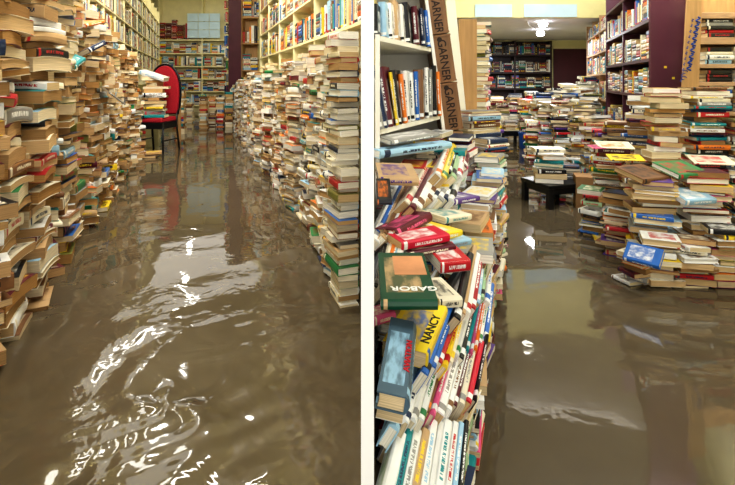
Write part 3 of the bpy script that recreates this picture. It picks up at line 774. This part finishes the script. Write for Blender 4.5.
hero('crimson', (402, 243), .65, (450, 234), .65, .08, .024, 3, 'crimson', 'white', 'crimson paperback lying on top, above the green picture book', hard=False)
hero('crimson_b', (409, 253), .622, (456, 245), .622, .08, .016, 2, 'maroon', 'cream', 'red book directly under the crimson paperback', hard=False)
hero('orange', (441, 263), .605, (471, 260), .605, .13, .032, 4, 'red', 'white', 'orange-red thick paperback lettered in white, right of the crimson paperback', hard=False, page='f3efe6')
hero('full', (440, 300), .585, (463, 298), .58, .11, .024, 4, 'cream', 'black', 'cream and black book between the green picture book and the slanted spines', hard=False)
hero('pinkbook', (374.5, 318), .60, (396, 312), .60, .05, .02, 0, 'pink', 'cream', 'pink book poking out under the green picture book', hard=False)
hero('paleblue', (381, 151), .82, (452, 142), .80, .17, .032, 6, 'light blue', 'navy', 'thick pale blue hardback lying across the heap below the white bookcase')
hero('palegrey', (392, 141), .85, (440, 133), .84, .18, .020, 12, 'grey', 'white', 'pale grey book tilted behind the thick pale blue hardback')
hero('cook', (379, 177), .76, (419, 178), .755, .22, .030, 5, 'tan', 'purple', 'thick colourful picture hardback below the thick pale blue hardback', page='f3efe6')
hero('darkcover', (377, 200), .73, (392, 200), .73, .16, .018, 12, 'black', 'orange', 'dark book with orange picture against the white dividing wall', hard=True)
hero('maroonb', (396, 230), .665, (431, 212), .68, .09, .03, -8, 'maroon', 'pink', 'maroon hardback with rounded spine lying above the crimson paperback')
hero('nature', (446, 218), .64, (472, 214), .62, .14, .022, 3, 'cream', 'teal', 'cream and teal book lying flat near the water edge of the heap', hard=False)
hero('yellowb', (432, 236), .65, (463, 230), .62, .12, .022, 3, 'yellow', 'white', 'yellow and white paperback lying in front of the cream and teal book', hard=False)
hero('navyflat', (455, 200), .66, (480, 196), .64, .14, .020, 2, 'purple', 'white', 'purple-blue book with white band at the water edge of the heap', hard=False)
hero('bluewhite', (449, 243), .61, (472, 239), .60, .1, .02, 6, 'light blue', 'grey', 'pale blue paperback just above the orange-red thick paperback', hard=False)

# end stacks of the heap at the water
for (px, Y, yt, Lx, nm) in ((475, 3.15, 112, (.24, .28), 'tall stack below the plywood board'), (485, 3.05, 140, (.16, .2), 'stack at far tip of the near heap'), (480, 2.72, 172, (.16, .2), 'short stack before the far tip stack'),
                            (483, 3.6, 118, (.18, .22), 'stack behind the tall stack below the plywood board')):
    stack(nm, GC, X(px, Y), Y, FLOOR, Z(yt, Y), (.6, -1, 0), L=Lx, D=(.15, .2), T=(.012, .032), spine=.55, W=WR + ['white', 'grey', 'pale green'], pg=PG_NEW, room='R', jit=.012, yj=7)
# far left side of the right aisle
rr = rng_for('farleft')
for k in range(9):
    Y = 4.4 + k * .62
    stack(f"{ordinal(k)} stack back beyond the plywood board", GC, .226 * Y + .02 + (.06 if k > 3 else 0), Y, FLOOR, 1.62 - .03 * k + rr.uniform(-.2, .05) if k < 5 else 1.1, nR, L=(.18, .24), D=(.14, .18), T=(.02, .045), spine=.5, W=WR, pg=PG_NEW, room='R', jit=.03, yj=10)

# ---- stools
def make_stool(px, Y, ytop, w, label, rz=0):
    zt = Z(ytop, Y) - FLOOR
    e = empty('stool', (X(px, Y), Y, FLOOR), rz); tag(e, label, 'stool')
    MB().box(-w / 2, w / 2, -w / 2, w / 2, zt - .03, zt).build('tabletop', M['black_wood'], e, bevel=.004)
    a = w / 2 - .03
    for sx in (-1, 1):
        for sy in (-1, 1): MB().box(sx * a - .024, sx * a + .024, sy * a - .024, sy * a + .024, 0, zt - .0305).build('leg', M['black_wood'], e, bevel=.003)
    for s in (-1, 1):
        MB().box(-a + .025, a - .025, s * a - .01, s * a + .01, zt - .085, zt - .031).build('apron', M['black_wood'], e)
        MB().box(s * a - .01, s * a + .01, -a + .025, a - .025, zt - .085, zt - .031).build('apron', M['black_wood'], e)
    return zt + FLOOR
zt1 = make_stool(553, 4.3, 180, .40, 'low black stool standing in water and carrying a small pile', math.radians(18))
zt2 = make_stool(509, 8.2, 130, .36, 'black stool far back on the left of the right aisle')
stack('pile on the near black stool', 'books on the near black stool', X(549, 4.24), 4.24, zt1 + .002, Z(150, 4.2), (-.3, -1, 0), L=(.22, .27), D=(.16, .2), T=(.02, .045), spine=.5, W=WR, pg=PG_NEW, room='R', yj=14)
stack('short pile at right of near black stool', 'books on the near black stool', X(569, 4.42), 4.42, zt1 + .002, zt1 + .1, (-.3, -1, 0), L=(.14, .17), D=(.12, .15), T=(.02, .03), spine=.5, W=['black', 'grey', 'navy'], pg=PG_NEW, room='R')
stack('pile on the far black stool', 'books on the far black stool', X(509, 8.2), 8.2, zt2 + .002, Z(121, 8.2), (0, -1, 0), L=(.24, .3), D=(.16, .2), T=(.02, .035), spine=.5, W=['yellow', 'white', 'grey', 'tan'], pg=PG_NEW, room='R')
e = empty('bucket', (X(525, 7.8), 7.8, FLOOR)); tag(e, 'small blue plastic bucket standing beside the far black stool', 'bucket')
MB().lathe([(.075, 0), (.10, .38), (.106, .38), (.106, .40), (.095, .40), (.07, .02)], (0, 0, 0)).build('tub', M['blue_plastic'], e, smooth=False)
MB().tube([(.1 * math.cos(a), -.02, .38 + .05 * math.sin(a)) for a in [PI * q / 10 for q in range(11)]], .005, 6).build('handle', M['steel'], e)

# ---- middle piles
rr = rng_for('mid')
for (px, Y, yt, nm) in ((533, 6.5, 122, 'leftmost middle stack behind the near stool'), (545, 6.4, 102, 'second middle stack behind the near stool'), (560, 6.2, 96, 'third middle stack behind the near stool'), (577, 5.5, 102, 'fourth middle stack behind the near stool'),
                        (594, 4.8, 118, 'rightmost middle stack behind the near stool'), (541, 7.3, 94, 'rear left middle stack'), (556, 7.3, 90, 'rear centre middle stack'), (572, 7.1, 90, 'rear right middle stack'), (591, 6.6, 94, 'rear outer middle stack'),
                        (500, 8.9, 106, 'far stack left of the far stool'), (514, 8.9, 103, 'far stack behind the far stool'), (527, 8.7, 101, 'far stack above the blue bucket'), (540, 8.2, 97, 'far stack right of the blue bucket'), (551, 8.4, 91, 'far middle stack'), (567, 8.3, 86, 'far right middle stack'),
                        (585, 8.0, 78, 'tall far stack before the maroon door'), (497, 10.2, 98, 'rear far stack at left'), (512, 10.2, 95, 'rear far stack at centre'), (533, 10.0, 92, 'rear far stack at right'), (483, 7.0, 104, 'far stack right of the plywood board')):
    stack(nm, GE, X(px, Y), Y, FLOOR, Z(yt, Y), (-.25, -1, 0), L=(.19, .25) if Y < 7 else (.24, .3), D=(.14, .19), T=(.015, .04) if Y < 7 else (.025, .05), spine=.5, W=WR + ['white', 'white', 'cream'], pg=PG_NEW + ['d8c39c'], room='R', jit=.03, yj=14, lean=(rr.uniform(-.05, .05), -.03), tilt=3.5, wild=.55)
o = MB().box(-.07, .07, -.1, .1, 0, .42).build('cardboard_box', M['cardboard'], bevel=.004); o.location = (X(583, 4.2), 4.2, FLOOR); o.rotation_euler = (0, 0, -.3)
tag(o, 'brown cardboard box standing in the water right of the near stool', 'box')

# ---- right bank heap
rs = [  # px, Y, y_top, L, D, phrase, spine, face
    (648, 2.83, 176, (.20, .235), (.15, .19), 'front left pile of right heap', .2, (-.35, -1, 0)),
    (694, 2.83, 172, (.20, .235), (.15, .19), 'front middle pile of right heap', .15, (-.3, -1, 0)),
    (739, 2.83, 190, (.20, .235), (.15, .19), 'front right pile of right heap, at photo edge', .2, (-.2, -1, 0)),
    (634, 2.62, 252, (.10, .12), (.1, .13), 'lowest corner pile of right heap by the water', .5, (-1, -.5, 0)),
    (656, 2.60, 236, (.17, .2), (.11, .14), 'low front left pile of right heap', .15, (-.2, -1, 0)),
    (690, 2.58, 238, (.17, .195), (.11, .14), 'low front middle pile of right heap', .15, (-.2, -1, 0)),
    (727, 2.58, 228, (.17, .2), (.11, .14), 'low front right pile of right heap', .15, (-.1, -1, 0)),
    (618, 3.05, 196, (.15, .19), (.12, .16), 'left side pile of right heap', .4, (-.8, -1, 0)),
    (596, 3.45, 190, (.13, .16), (.12, .15), 'outer left pile of right heap beside the water', .4, (-.9, -1, 0)),
    (612, 3.5, 150, (.19, .24), (.14, .18), 'left pile of right heap carrying magazines', .6, (-.6, -1, 0)),
    (636, 3.35, 172, (.16, .2), (.13, .17), 'pale pile behind the front left pile', .3, (-.5, -1, 0)),
    (664, 3.42, 90, (.18, .22), (.13, .17), 'tall pale pile below the maroon shelf end', .12, (-.2, -1, 0)),
    (702, 3.45, 90, (.22, .25), (.14, .18), 'tall dark-spined pile below the wooden crates', .85, (-.1, -1, 0)),
    (742, 3.4, 120, (.2, .24), (.14, .18), 'rear right pile of right heap, at photo edge', .4, (-.1, -1, 0)),
    (640, 3.9, 100, (.17, .2), (.13, .17), 'pile of pale covers left of the tall pale pile', .4, (-.6, -1, 0)),
    (620, 4.2, 122, (.2, .24), (.14, .18), 'pile behind the magazines', .5, (-.6, -1, 0)),
    (604, 4.35, 130, (.18, .22), (.14, .18), 'pile left behind the magazines', .5, (-.6, -1, 0))]
for (px, Y, yt, Lx, Dx, nm, sp, fc) in rs:
    dark = 'dark-spined' in nm
    stack(nm, GD, X(px, Y), Y, FLOOR, Z(yt, Y), fc, L=Lx, D=Dx, T=(.014, .036) if not 'pale pile' in nm else (.02, .045), spine=sp, W=(WD + ['orange', 'red', 'brown'] if dark else WR), pg=PG_A + PG_NEW + ['e3d0a8'], room='R', jit=.03, yj=12,
          lean=(0, -.10 if nm.startswith('front') else 0), tilt=3.2, hard=.45)
def top_book(px, py, Y, Lw, D, T, yaw, pitch, c, c2, label, hard=True, page=None):
    p = P(px, py, Y); d = Vector((math.cos(math.radians(yaw)), math.sin(math.radians(yaw)), 0))
    line_book(p - d * Lw / 2, p + d * Lw / 2, D, T, pitch, c, c2, page, hard, label, group=GD, clip=False)
top_book(658, 178, 2.70, .23, .19, .030, 24, 13, 'brown', 'black', 'brown patterned hardback on top of the front left pile of right heap')
top_book(696, 174, 2.70, .23, .19, .028, 16, 13, 'green', 'red', 'green and red picture hardback on top of the front middle pile')
top_book(617, 148, 3.34, .23, .17, .008, -14, 9, 'cream', 'orange', 'pale magazine with orange picture on the left pile of right heap', hard=False)
top_book(628, 160, 3.22, .22, .10, .010, -8, 14, 'yellow', 'black', 'yellow paperback jutting out below the pale orange magazine', hard=False)
top_book(600, 148, 3.35, .10, .08, .008, 8, 8, 'pink', 'pink', 'small pink booklet left of the pale orange magazine', hard=False)
top_book(640, 197, 3.0, .15, .13, .012, -20, 8, 'yellow', 'blue', 'yellow leaflet on the left side pile of right heap', hard=False)
top_book(606, 242, 3.25, .13, .13, .012, -14, 8, 'yellow', 'cream', 'yellow booklet on the outer left pile by the water', hard=False)
top_book(716, 164, 3.05, .24, .16, .008, -14, 12, 'cream', 'red', 'pale magazine with red picture at the right edge of the right heap', hard=False)
top_book(640, 262, 2.44, .17, .1, .03, -48, 40, 'blue', 'white', 'blue hardback slipping down the left slope of the right heap')
top_book(702, 200, 2.6, .2, .14, .03, 12, 16, 'light blue', 'white', 'pale blue paperback below the green and red picture hardback', hard=False)

# ---- maroon shelves on the right
A2, B2 = (aR(1.09, 6.9), 6.9), (aR(1.09, 4.25), 4.25)
zm = [.50, .955, 1.30, 1.665, 2.05]
marc = bookcase('maroon_bookcase', 'maroon bookcase with broad stickered end board on right side of right aisle', A2, B2, .30, zm, FLOOR, 2.6, M['maroon_wood'], div=[1.3], t=.03, away=1)
for a, z in enumerate(zm[:4]):
    shelf_row(['lowest', 'second', 'third', 'upper'][a] + ' shelf of maroon bookcase', 'books on the maroon bookcase', A2, B2, .3, z, .3, -nR, T=(.025, .05), flat=2.2 if a < 3 else .2, fill=.8, W=WG + ['cream', 'tan', 'tan'], room='R', Hh=(.6, .9))
o = empty('end_board'); o.parent = marc; o.matrix_parent_inverse = Matrix.Identity(4)
bpy.context.view_layer.update()
o.matrix_world = Matrix.Translation((X(652, 4.15), 4.17, FLOOR))
bpy.data.objects.remove(o)
TI = marc.matrix_basis.inverted() @ Matrix.Translation((X(652, 4.15), 4.17, FLOOR))
eb = MB().box(0, X(686, 4.17) - X(652, 4.17), 0, .03, 0, 2.75, TI).build('end_board', M['maroon_wood'], marc, bevel=.003)
for (px, py) in ((664, 66), (657, 90), (672, 77)):
    MB().box(X(px, 4.17) - X(652, 4.15), X(px + 2.6, 4.17) - X(652, 4.15), -.003, 0, Z(py + 2.2, 4.17) - FLOOR, Z(py, 4.17) - FLOOR, TI).build('sticker', M['brass'], eb)
# tan shelving beyond
A3, B3 = (aR(1.12, 9.5), 9.5), (aR(1.12, 7.0), 7.0)
zf = [.4, .8, 1.2, 1.55, 1.88]
bookcase('tan_wall_bookcase', 'tan bookcase far back on the right of the right aisle', A3, B3, .3, zf, FLOOR, 2.15, M['crate_wood'], div=[.9, 1.8], away=1)
for a, z in enumerate(zf):
    shelf_row(['lowest', 'second', 'third', 'fourth', 'top'][a] + ' shelf of far tan bookcase', 'books on the far tan bookcase', A3, B3, .3, z, .32 if z < 1.8 else .22, -nR, T=(.035, .06), flat=1.2, W=WG + ['cream', 'tan'], room='R')

# ---- wooden crate shelves at the right edge
Yk = 3.95
e = empty('crate_shelves', (X(684, Yk), Yk, 0)); tag(e, 'pale wooden crate shelves at right edge with blue handwriting on the side board', 'bookcase')
xo = X(684, Yk)
def kx(px): return X(px, Yk) - xo
sd = MB(); 
sd.hull([(kx(675), 0, FLOOR), (kx(693), 0, FLOOR), (kx(693), .02, FLOOR), (kx(675), .02, FLOOR)], [(kx(689), 0, 2.0), (kx(703.5), 0, 2.0), (kx(703.5), .02, 2.0), (kx(689), .02, 2.0)])
sd.build('side_board', M['tan_wood'], e)
kz = [(118, 4), (91, 4), (82, 4), (64, 4), (37.5, 7), (11, 6)]
for (y, th) in ((112, 4), (82, 4), (64, 4), (37, 7), (12, 6)):
    MB().prism([(kx(698), .025), (kx(790), .025), (kx(790), .3), (kx(725), .3)], Z(y + th, Yk), Z(y, Yk)).build('shelf', M['crate_wood'], e, bevel=.003)
MB().box(kx(724), kx(790), .301, .32, FLOOR, 2.0).build('back_panel', M['tan_wood'], e)
MB().box(kx(780), kx(790), .02, .024, FLOOR, 2.0).build('front_rail', M['crate_wood'], e)
# handwriting: loose blue pen loops running down the board
mb = MB(); r = rng_for('ink')
def bx(z): return kx(681.5) + (kx(696) - kx(681.5)) * (z - Z(90, Yk)) / (Z(14, Yk) - Z(90, Yk))
z = Z(17, Yk); n = 0
while z > Z(66, Yk):
    lh = r.uniform(.034, .05)
    pts = [(bx(z) + .020 + .018 * math.sin(q * 1.25) , -.003, z - lh * q / 6) for q in range(7)]
    mb.tube(pts, .0065, 6); z -= lh + .006
z = Z(19, Yk)
while z > Z(84, Yk):
    mb.tube([(bx(z) - .022 + .008 * math.sin(q * 1.7), -.003, z - .02 * q / 4) for q in range(5)], .0035, 5); z -= .045
for yy in (72, 78): mb.tube([(bx(Z(yy, Yk)) + .02 * math.cos(q), -.003, Z(yy, Yk) + .014 * math.sin(q)) for q in [i_ * .6 for i_ in range(9)]], .003, 6)
mb.build('handwriting', M['blue_ink'], e)
for (y, hgt, nm, W_) in ((112, .24, 'lowest', WD), (82, .13, 'second', ['black', 'black', 'white']), (64, .17, 'third', ['light blue', 'white', 'black', 'cream']), (37, .16, 'upper', ['red', 'black', 'grey', 'white'])):
    zz = Z(y, Yk); r = rng_for(nm + 'crate'); k = 0; pile = []
    for (c0) in (724, 754, 784):
        z = zz + .001
        while z < zz + hgt - .03:
            t = r.uniform(.025, .04); l = r.uniform(.2, .235); cv = r.choice(W_)
            b = add_book(frame(Vector((-1, 0, 0)).cross(Vector((0, 0, 1))).cross(Vector((0, 0, 1))) if False else Vector((1, 0, 0)), Vector((0, 0, 1)), Vector((X(c0, Yk), Yk + .13 + r.uniform(-.015, .02), z))), l, .17, t, cv, rng=r, hard=r.random() < .5, group='books on the crate shelves', room='R')
            b['lab'] = f"{cv} book lying spine out, {ordinal(k)} laid on {nm} level of the crate shelves"; k += 1; z += t + .001

# ---- back of the right aisle
Yd = 12.95
dz = [Z(y, Yd) for y in (108, 88, 72, 54.5)]
bookcase('dark_bookcase', 'dark maroon bookcase against the end wall of the right aisle', (X(474, Yd), Yd), (X(552, Yd), Yd), .28, dz, FLOOR, 2.16, M['dark_wood'], div=[X(515, Yd) - X(474, Yd)], t=.045)
for k, z in enumerate(dz):
    shelf_row(['lowest', 'second', 'third', 'top'][k] + ' shelf of dark end bookcase', 'books on the dark bookcase', (X(475, Yd), Yd), (X(551, Yd), Yd), .28, z, .36, (0, -1, 0), T=(.03, .06), flat=1.6, W=WD + ['black', 'navy'], Hh=(.6, .95), room='R', fill=.9)
e = empty('door_1', (X(552.5, YR), YR - .04, 0)); e['kind'] = 'structure'; e['label'] = 'dark maroon door in the end wall of the right aisle'
MB().box(.02, X(591, YR) - X(552.5, YR), 0, .035, FLOOR, Z(49, YR)).build('door_panel', M['maroon_wood'], e)
MB().box(-.0, X(594, YR) - X(552.5, YR), -.01, .034, Z(48.8, YR), Z(46.5, YR)).build('door_frame', M['cream_wood'], e)

# ---- lamps
def bulb(px, py, Y, label):
    z = Z(py, Y)
    e = empty('ceiling_lamp', (X(px, Y), Y, z)); tag(e, label, 'lamp', 'round lamps on the low ceiling')
    MB().lathe([(.02, .085), (.055, .07), (.08, .03), (.083, 0), (.07, -.03), (.04, -.045), (.01, -.05)], k=18).build('globe', M['lamp'], e, smooth=True)
    MB().lathe([(.06, .09), (.06, CEIL_LOW - z - .002)], k=16).build('fitting', M['steel'], e)
bulb(543, 24.5, 9.0, 'round white ceiling lamp, upper of the two at the back of the right aisle')
bulb(540.5, 34, 10.4, 'round white ceiling lamp, lower of the two at the back of the right aisle')
mb = MB().tube([(X(527, 8.9), 8.9, CEIL_LOW - .015), (X(529, 9.6), 9.6, CEIL_LOW - .015), (X(536, 10.3), 10.3, CEIL_LOW - .02)], .012, 8)
tag(mb.build('cable_conduit', M['white_wood']), 'thin white cable conduit running to the ceiling lamps', 'conduit')
for (x0, x1, y0) in ((475, 512, 13), (524, 577, 13)):
    Yq = BULK_Y - .13
    o = MB().box(X(x0, Yq), X(x1, Yq), Yq, Yq + .012, Z(17, Yq), Z(17, Yq) + .22).build('bulkhead_sign', M['poster'])
    tag(o, 'pale lavender sign fixed on the bulkhead, %s of two' % ('left' if x0 < 500 else 'right'), 'sign', 'signs on the bulkhead')
def tube_fixture(x, y, z, ang, ln, label, w=.16):
    e = empty('tube_light', (x, y, z), ang); tag(e, label, 'lamp', 'strip lights')
    MB().box(-ln / 2, ln / 2, -w / 2, w / 2, .03, .09).build('housing', M['white_wood'], e)
    MB().box(-ln / 2 + .02, ln / 2 - .02, -w / 2 + .01, w / 2 - .01, 0, .029).build('diffuser', M['tube'], e)
angL = math.atan2(1, dL); angR = math.atan2(1, dR)
for (px, Y) in ((120, 5.6), (150, 8.0), (185, 11.5), (192, 14.5), (60, 3.6)):
    tube_fixture(X(px, Y), Y, CEIL_L - .092, angL, 1.3, 'white strip light on the ceiling over the left aisle')
for (px, Y) in ((530, 7.8), (560, 3.6)):
    tube_fixture(X(px, Y), Y, CEIL_R - .092, angR, .28 if Y > 5 else 1.2, 'white strip light on the ceiling over the right aisle')

# ---- realise the books: the 300 showing largest become things, the rest one mass
def corners_world(b): return [b['M'] @ Vector((sx * b['L'] / 2, sy * b['D'] / 2, z * b['T'])) for z in (0, 1) for sx, sy in ((-1, -1), (1, -1), (1, 1), (-1, 1))]
def pick(nmax):
    V, Fc, own = [], [], []
    for k, b in enumerate(BOOKS):
        n = len(V); V += corners_world(b)
        for q in ((3, 2, 1, 0), (4, 5, 6, 7), (0, 1, 5, 4), (1, 2, 6, 5), (2, 3, 7, 6), (3, 0, 4, 7)): Fc.append(tuple(n + i_ for i_ in q)); own.append(k)
    def occl(o, dg=None):
        n = len(V); V.extend(o.matrix_basis @ v.co if not o.parent else o.parent.matrix_basis @ v.co for v in o.data.vertices)
        for p in o.data.polygons: Fc.append(tuple(n + i_ for i_ in p.vertices)); own.append(-1)
    for o in list(col.objects):
        if o.type == 'MESH' and o.name != 'floodwater' and len(o.data.polygons) < 3000: occl(o)
    n = len(V); V.extend([Vector((-20, 0, 0)), Vector((20, 0, 0)), Vector((20, 20, 0)), Vector((-20, 20, 0))]); Fc.append((n, n + 1, n + 2, n + 3)); own.append(-1)
    t = BVHTree.FromPolygons(V, Fc); cnt = {}
    o = Vector((0, 0, H)); st = 2
    for py in range(0, 485, st):
        for px in range(0, 735, st):
            hit = t.ray_cast(o, Vector(((px + .5 - CX) / F, 1, -(py + .5 - HZ) / F)).normalized())
            if hit[2] is not None and own[hit[2]] >= 0: cnt[own[hit[2]]] = cnt.get(own[hit[2]], 0) + 1
    order = sorted(cnt, key=lambda k: -cnt[k])
    keep = set(order[:nmax]) | {k for k, b in enumerate(BOOKS) if b['hero'] and cnt.get(k, 0) > 3}
    print('books', len(BOOKS), 'visible', len(order), 'kept', len(keep), 'smallest kept', cnt[order[min(nmax, len(order)) - 1]] * st * st, 'coverage',
          sum(cnt[k] for k in keep if k in cnt) / max(1, sum(cnt.values())))
    return keep, cnt
keep, cnt = pick(310)
SV, SF, SUV, S1, S2, SM = [], [], [], [], [], []
flatn = {}; used = {}
for k, b in enumerate(BOOKS):
    cv, cf, cuv, pv, pf, puv = book_geo(b); c, c2, p = colours(b)
    if k in keep:
        e = empty('book'); e.matrix_world = b['M']
        me = fill_mesh('cover', cv, cf, cuv, [c] * len(cf), [c2] * len(cf), [M['cover']])
        o = bpy.data.objects.new('cover', me); col.objects.link(o); o.parent = e
        me2 = fill_mesh('page_block', pv, pf, puv, [p] * len(pf), [p] * len(pf), [M['pages']])
        o2 = bpy.data.objects.new('page_block', me2); col.objects.link(o2); o2.parent = e
        lab = b['lab']
        if lab.startswith('@flat'):
            kk = lab; flatn[kk] = flatn.get(kk, -1) + 1
            lab = f"{b['c']} book lying {ordinal(flatn[kk])} among the flat books on {lab[9:]}"
        for cut in (', spine up', ' hardback', ' paperback', ', pages out', ', spine out', ', end out'):
            if len(lab.replace('-', '-').split()) > 16: lab = lab.replace(cut, ' book' if cut[0] == ' ' else '', 1)
        if len(lab.split()) > 16: print('LONG', lab)
        if lab in used: print('DUP', lab); lab = lab + ' again'
        used[lab] = 1
        tag(e, lab, 'book', b['group'])
        b['obj'] = e; b['cover_obj'] = o
    else:
        n = len(SV); mw = b['M']
        SV += [tuple(mw @ Vector(v)) for v in cv]; SF += [tuple(n + i_ for i_ in f) for f in cf]; SUV += cuv
        S1 += [c] * len(cf); S2 += [c2] * len(cf); SM += [0] * len(cf)
        n = len(SV)
        SV += [tuple(mw @ Vector(v)) for v in pv]; SF += [tuple(n + i_ for i_ in f) for f in pf]; SUV += puv
        S1 += [p] * len(pf); S2 += [p] * len(pf); SM += [1] * len(pf)
me = fill_mesh('book_mass', SV, SF, SUV, S1, S2, [M['cover'], M['pages']], SM)
o = bpy.data.objects.new('book_mass', me); col.objects.link(o)
tag(o, 'countless smaller and farther books filling the stacks and shelves of both aisles', 'books', kind='stuff')

# lettering and pictures on the hero books (local: x along spine, y to fore edge, z up through the cover)
def spine_text(key, text, size, mat, flip=False, sx=1):
    b = HEROES[key]
    if 'cover_obj' not in b: return
    y = -b['D'] / 2 - (.0045 if b['hard'] else .0016); z = b['T'] / 2
    mx = Matrix(((1, 0, 0, 0), (0, 0, -1, y), (0, 1, 0, z), (0, 0, 0, 1)))
    if flip: mx = mx @ Matrix.Rotation(PI, 4, 'Z')
    lettering(text, size, mat, mx, b['cover_obj'], sx=sx, bold=.0004)
def cover_text(key, text, size, mat, fx, fy, flip=False, sx=1):
    b = HEROES[key]
    if 'cover_obj' not in b: return
    mx = Matrix.Translation((fx * b['L'], fy * b['D'], b['T'] + .001))
    if flip: mx = mx @ Matrix.Rotation(PI, 4, 'Z')
    lettering(text, size, mat, mx, b['cover_obj'], sx=sx, bold=.0004)
def cover_patch(key, fx0, fx1, fy0, fy1, mat, name='cover_picture', lift=.0006):
    b = HEROES[key]
    if 'cover_obj' not in b: return
    MB().box(fx0 * b['L'], fx1 * b['L'], fy0 * b['D'], fy1 * b['D'], b['T'] + .0001, b['T'] + lift).build(name, mat, b['cover_obj'])
cover_text('slate', 'AVIATION', .015, M['red_letter'], -.02, -.33, sx=1.3)
cover_patch('nancy', -.5, .5, -.46, -.24, M['yellow_letter'], 'title_band')
cover_text('nancy', 'NANCY', .026, M['black_letter'], -.05, -.35, sx=1.2)
cover_patch('green', -.20, .44, -.02, .42, M['skin_tone'])
cover_text('green', 'GABOR', .026, M['white_letter'], .12, -.30, flip=True, sx=1.1)

# ------------------------------------------------------------------ light
def area(name, loc, rot, sx, sy, power, colr=(1, 1, 1)):
    l = bpy.data.lights.new(name, 'AREA'); l.shape = 'RECTANGLE'; l.size = sx; l.size_y = sy; l.energy = power; l.color = colr
    o = bpy.data.objects.new(name, l); col.objects.link(o); o.location = loc; o.rotation_euler = rot; return o
warm, cool = (1, .97, .92), (.96, .98, 1)
T_ = math.radians(32)
for (c_, Y, p) in ((-.1, 1.0, 40), (.1, 3.2, 100), (0, 5.3, 120)):
    area('aisle_light', (aL(c_, Y), Y, CEIL_L - .25), (T_, 0, -dL * .9), 1.3, 1.2, p, warm)
for (px, Y, sx, sy, p) in ((105, 8.0, 1.8, 3.4, 30), (205, 13.2, 2.6, 4.0, 44)):
    area('sheen_light', (X(px, Y), Y, CEIL_L - .12), (0, 0, -dL * .9), sx, sy, p, warm)
for (c_, Y, p) in ((.9, 1.2, 55), (1.0, 4.2, 120)):
    area('shop_light', (aR(c_, Y), Y, CEIL_R - .2), (T_, 0, -.3), 1.6, 1.2, p, cool)
area('bulkhead_fill', (aR(.55, 6.2), 6.2, CEIL_R - .1), (math.radians(62), 0, -.3), 1.6, .5, 34, (1, .97, .85))  # added fill aimed at the bulkhead face, not a fitted lamp
area('rear_fill', (.1, -1.3, 1.5), (PI / 2, 0, 0), 3.2, 1.6, 40, (1, .98, .95))  # added frontal fill from behind the camera, no real window there
for (px, Y) in ((543, 9.0), (540, 10.8)):
    area('low_light', (X(px, Y), Y, CEIL_LOW - .25), (0, 0, 0), .5, .5, 52, cool)
w = bpy.data.worlds.new('world'); sc.world = w; w.use_nodes = True
w.node_tree.nodes['Background'].inputs[0].default_value = (1, .97, .93, 1); w.node_tree.nodes['Background'].inputs[1].default_value = .45

# ------------------------------------------------------------------ camera
cam = bpy.data.cameras.new('camera'); co = bpy.data.objects.new('camera', cam); col.objects.link(co)
co.location = (0, 0, H); co.rotation_euler = (PI / 2, 0, 0)
cam.sensor_width = 36; cam.lens = F / 735 * 36; cam.shift_y = -(242.5 - HZ) / 735; cam.clip_start = .02
sc.camera = co
sc.view_settings.view_transform = 'Standard'; sc.view_settings.look = 'Medium High Contrast'; sc.view_settings.exposure = 0
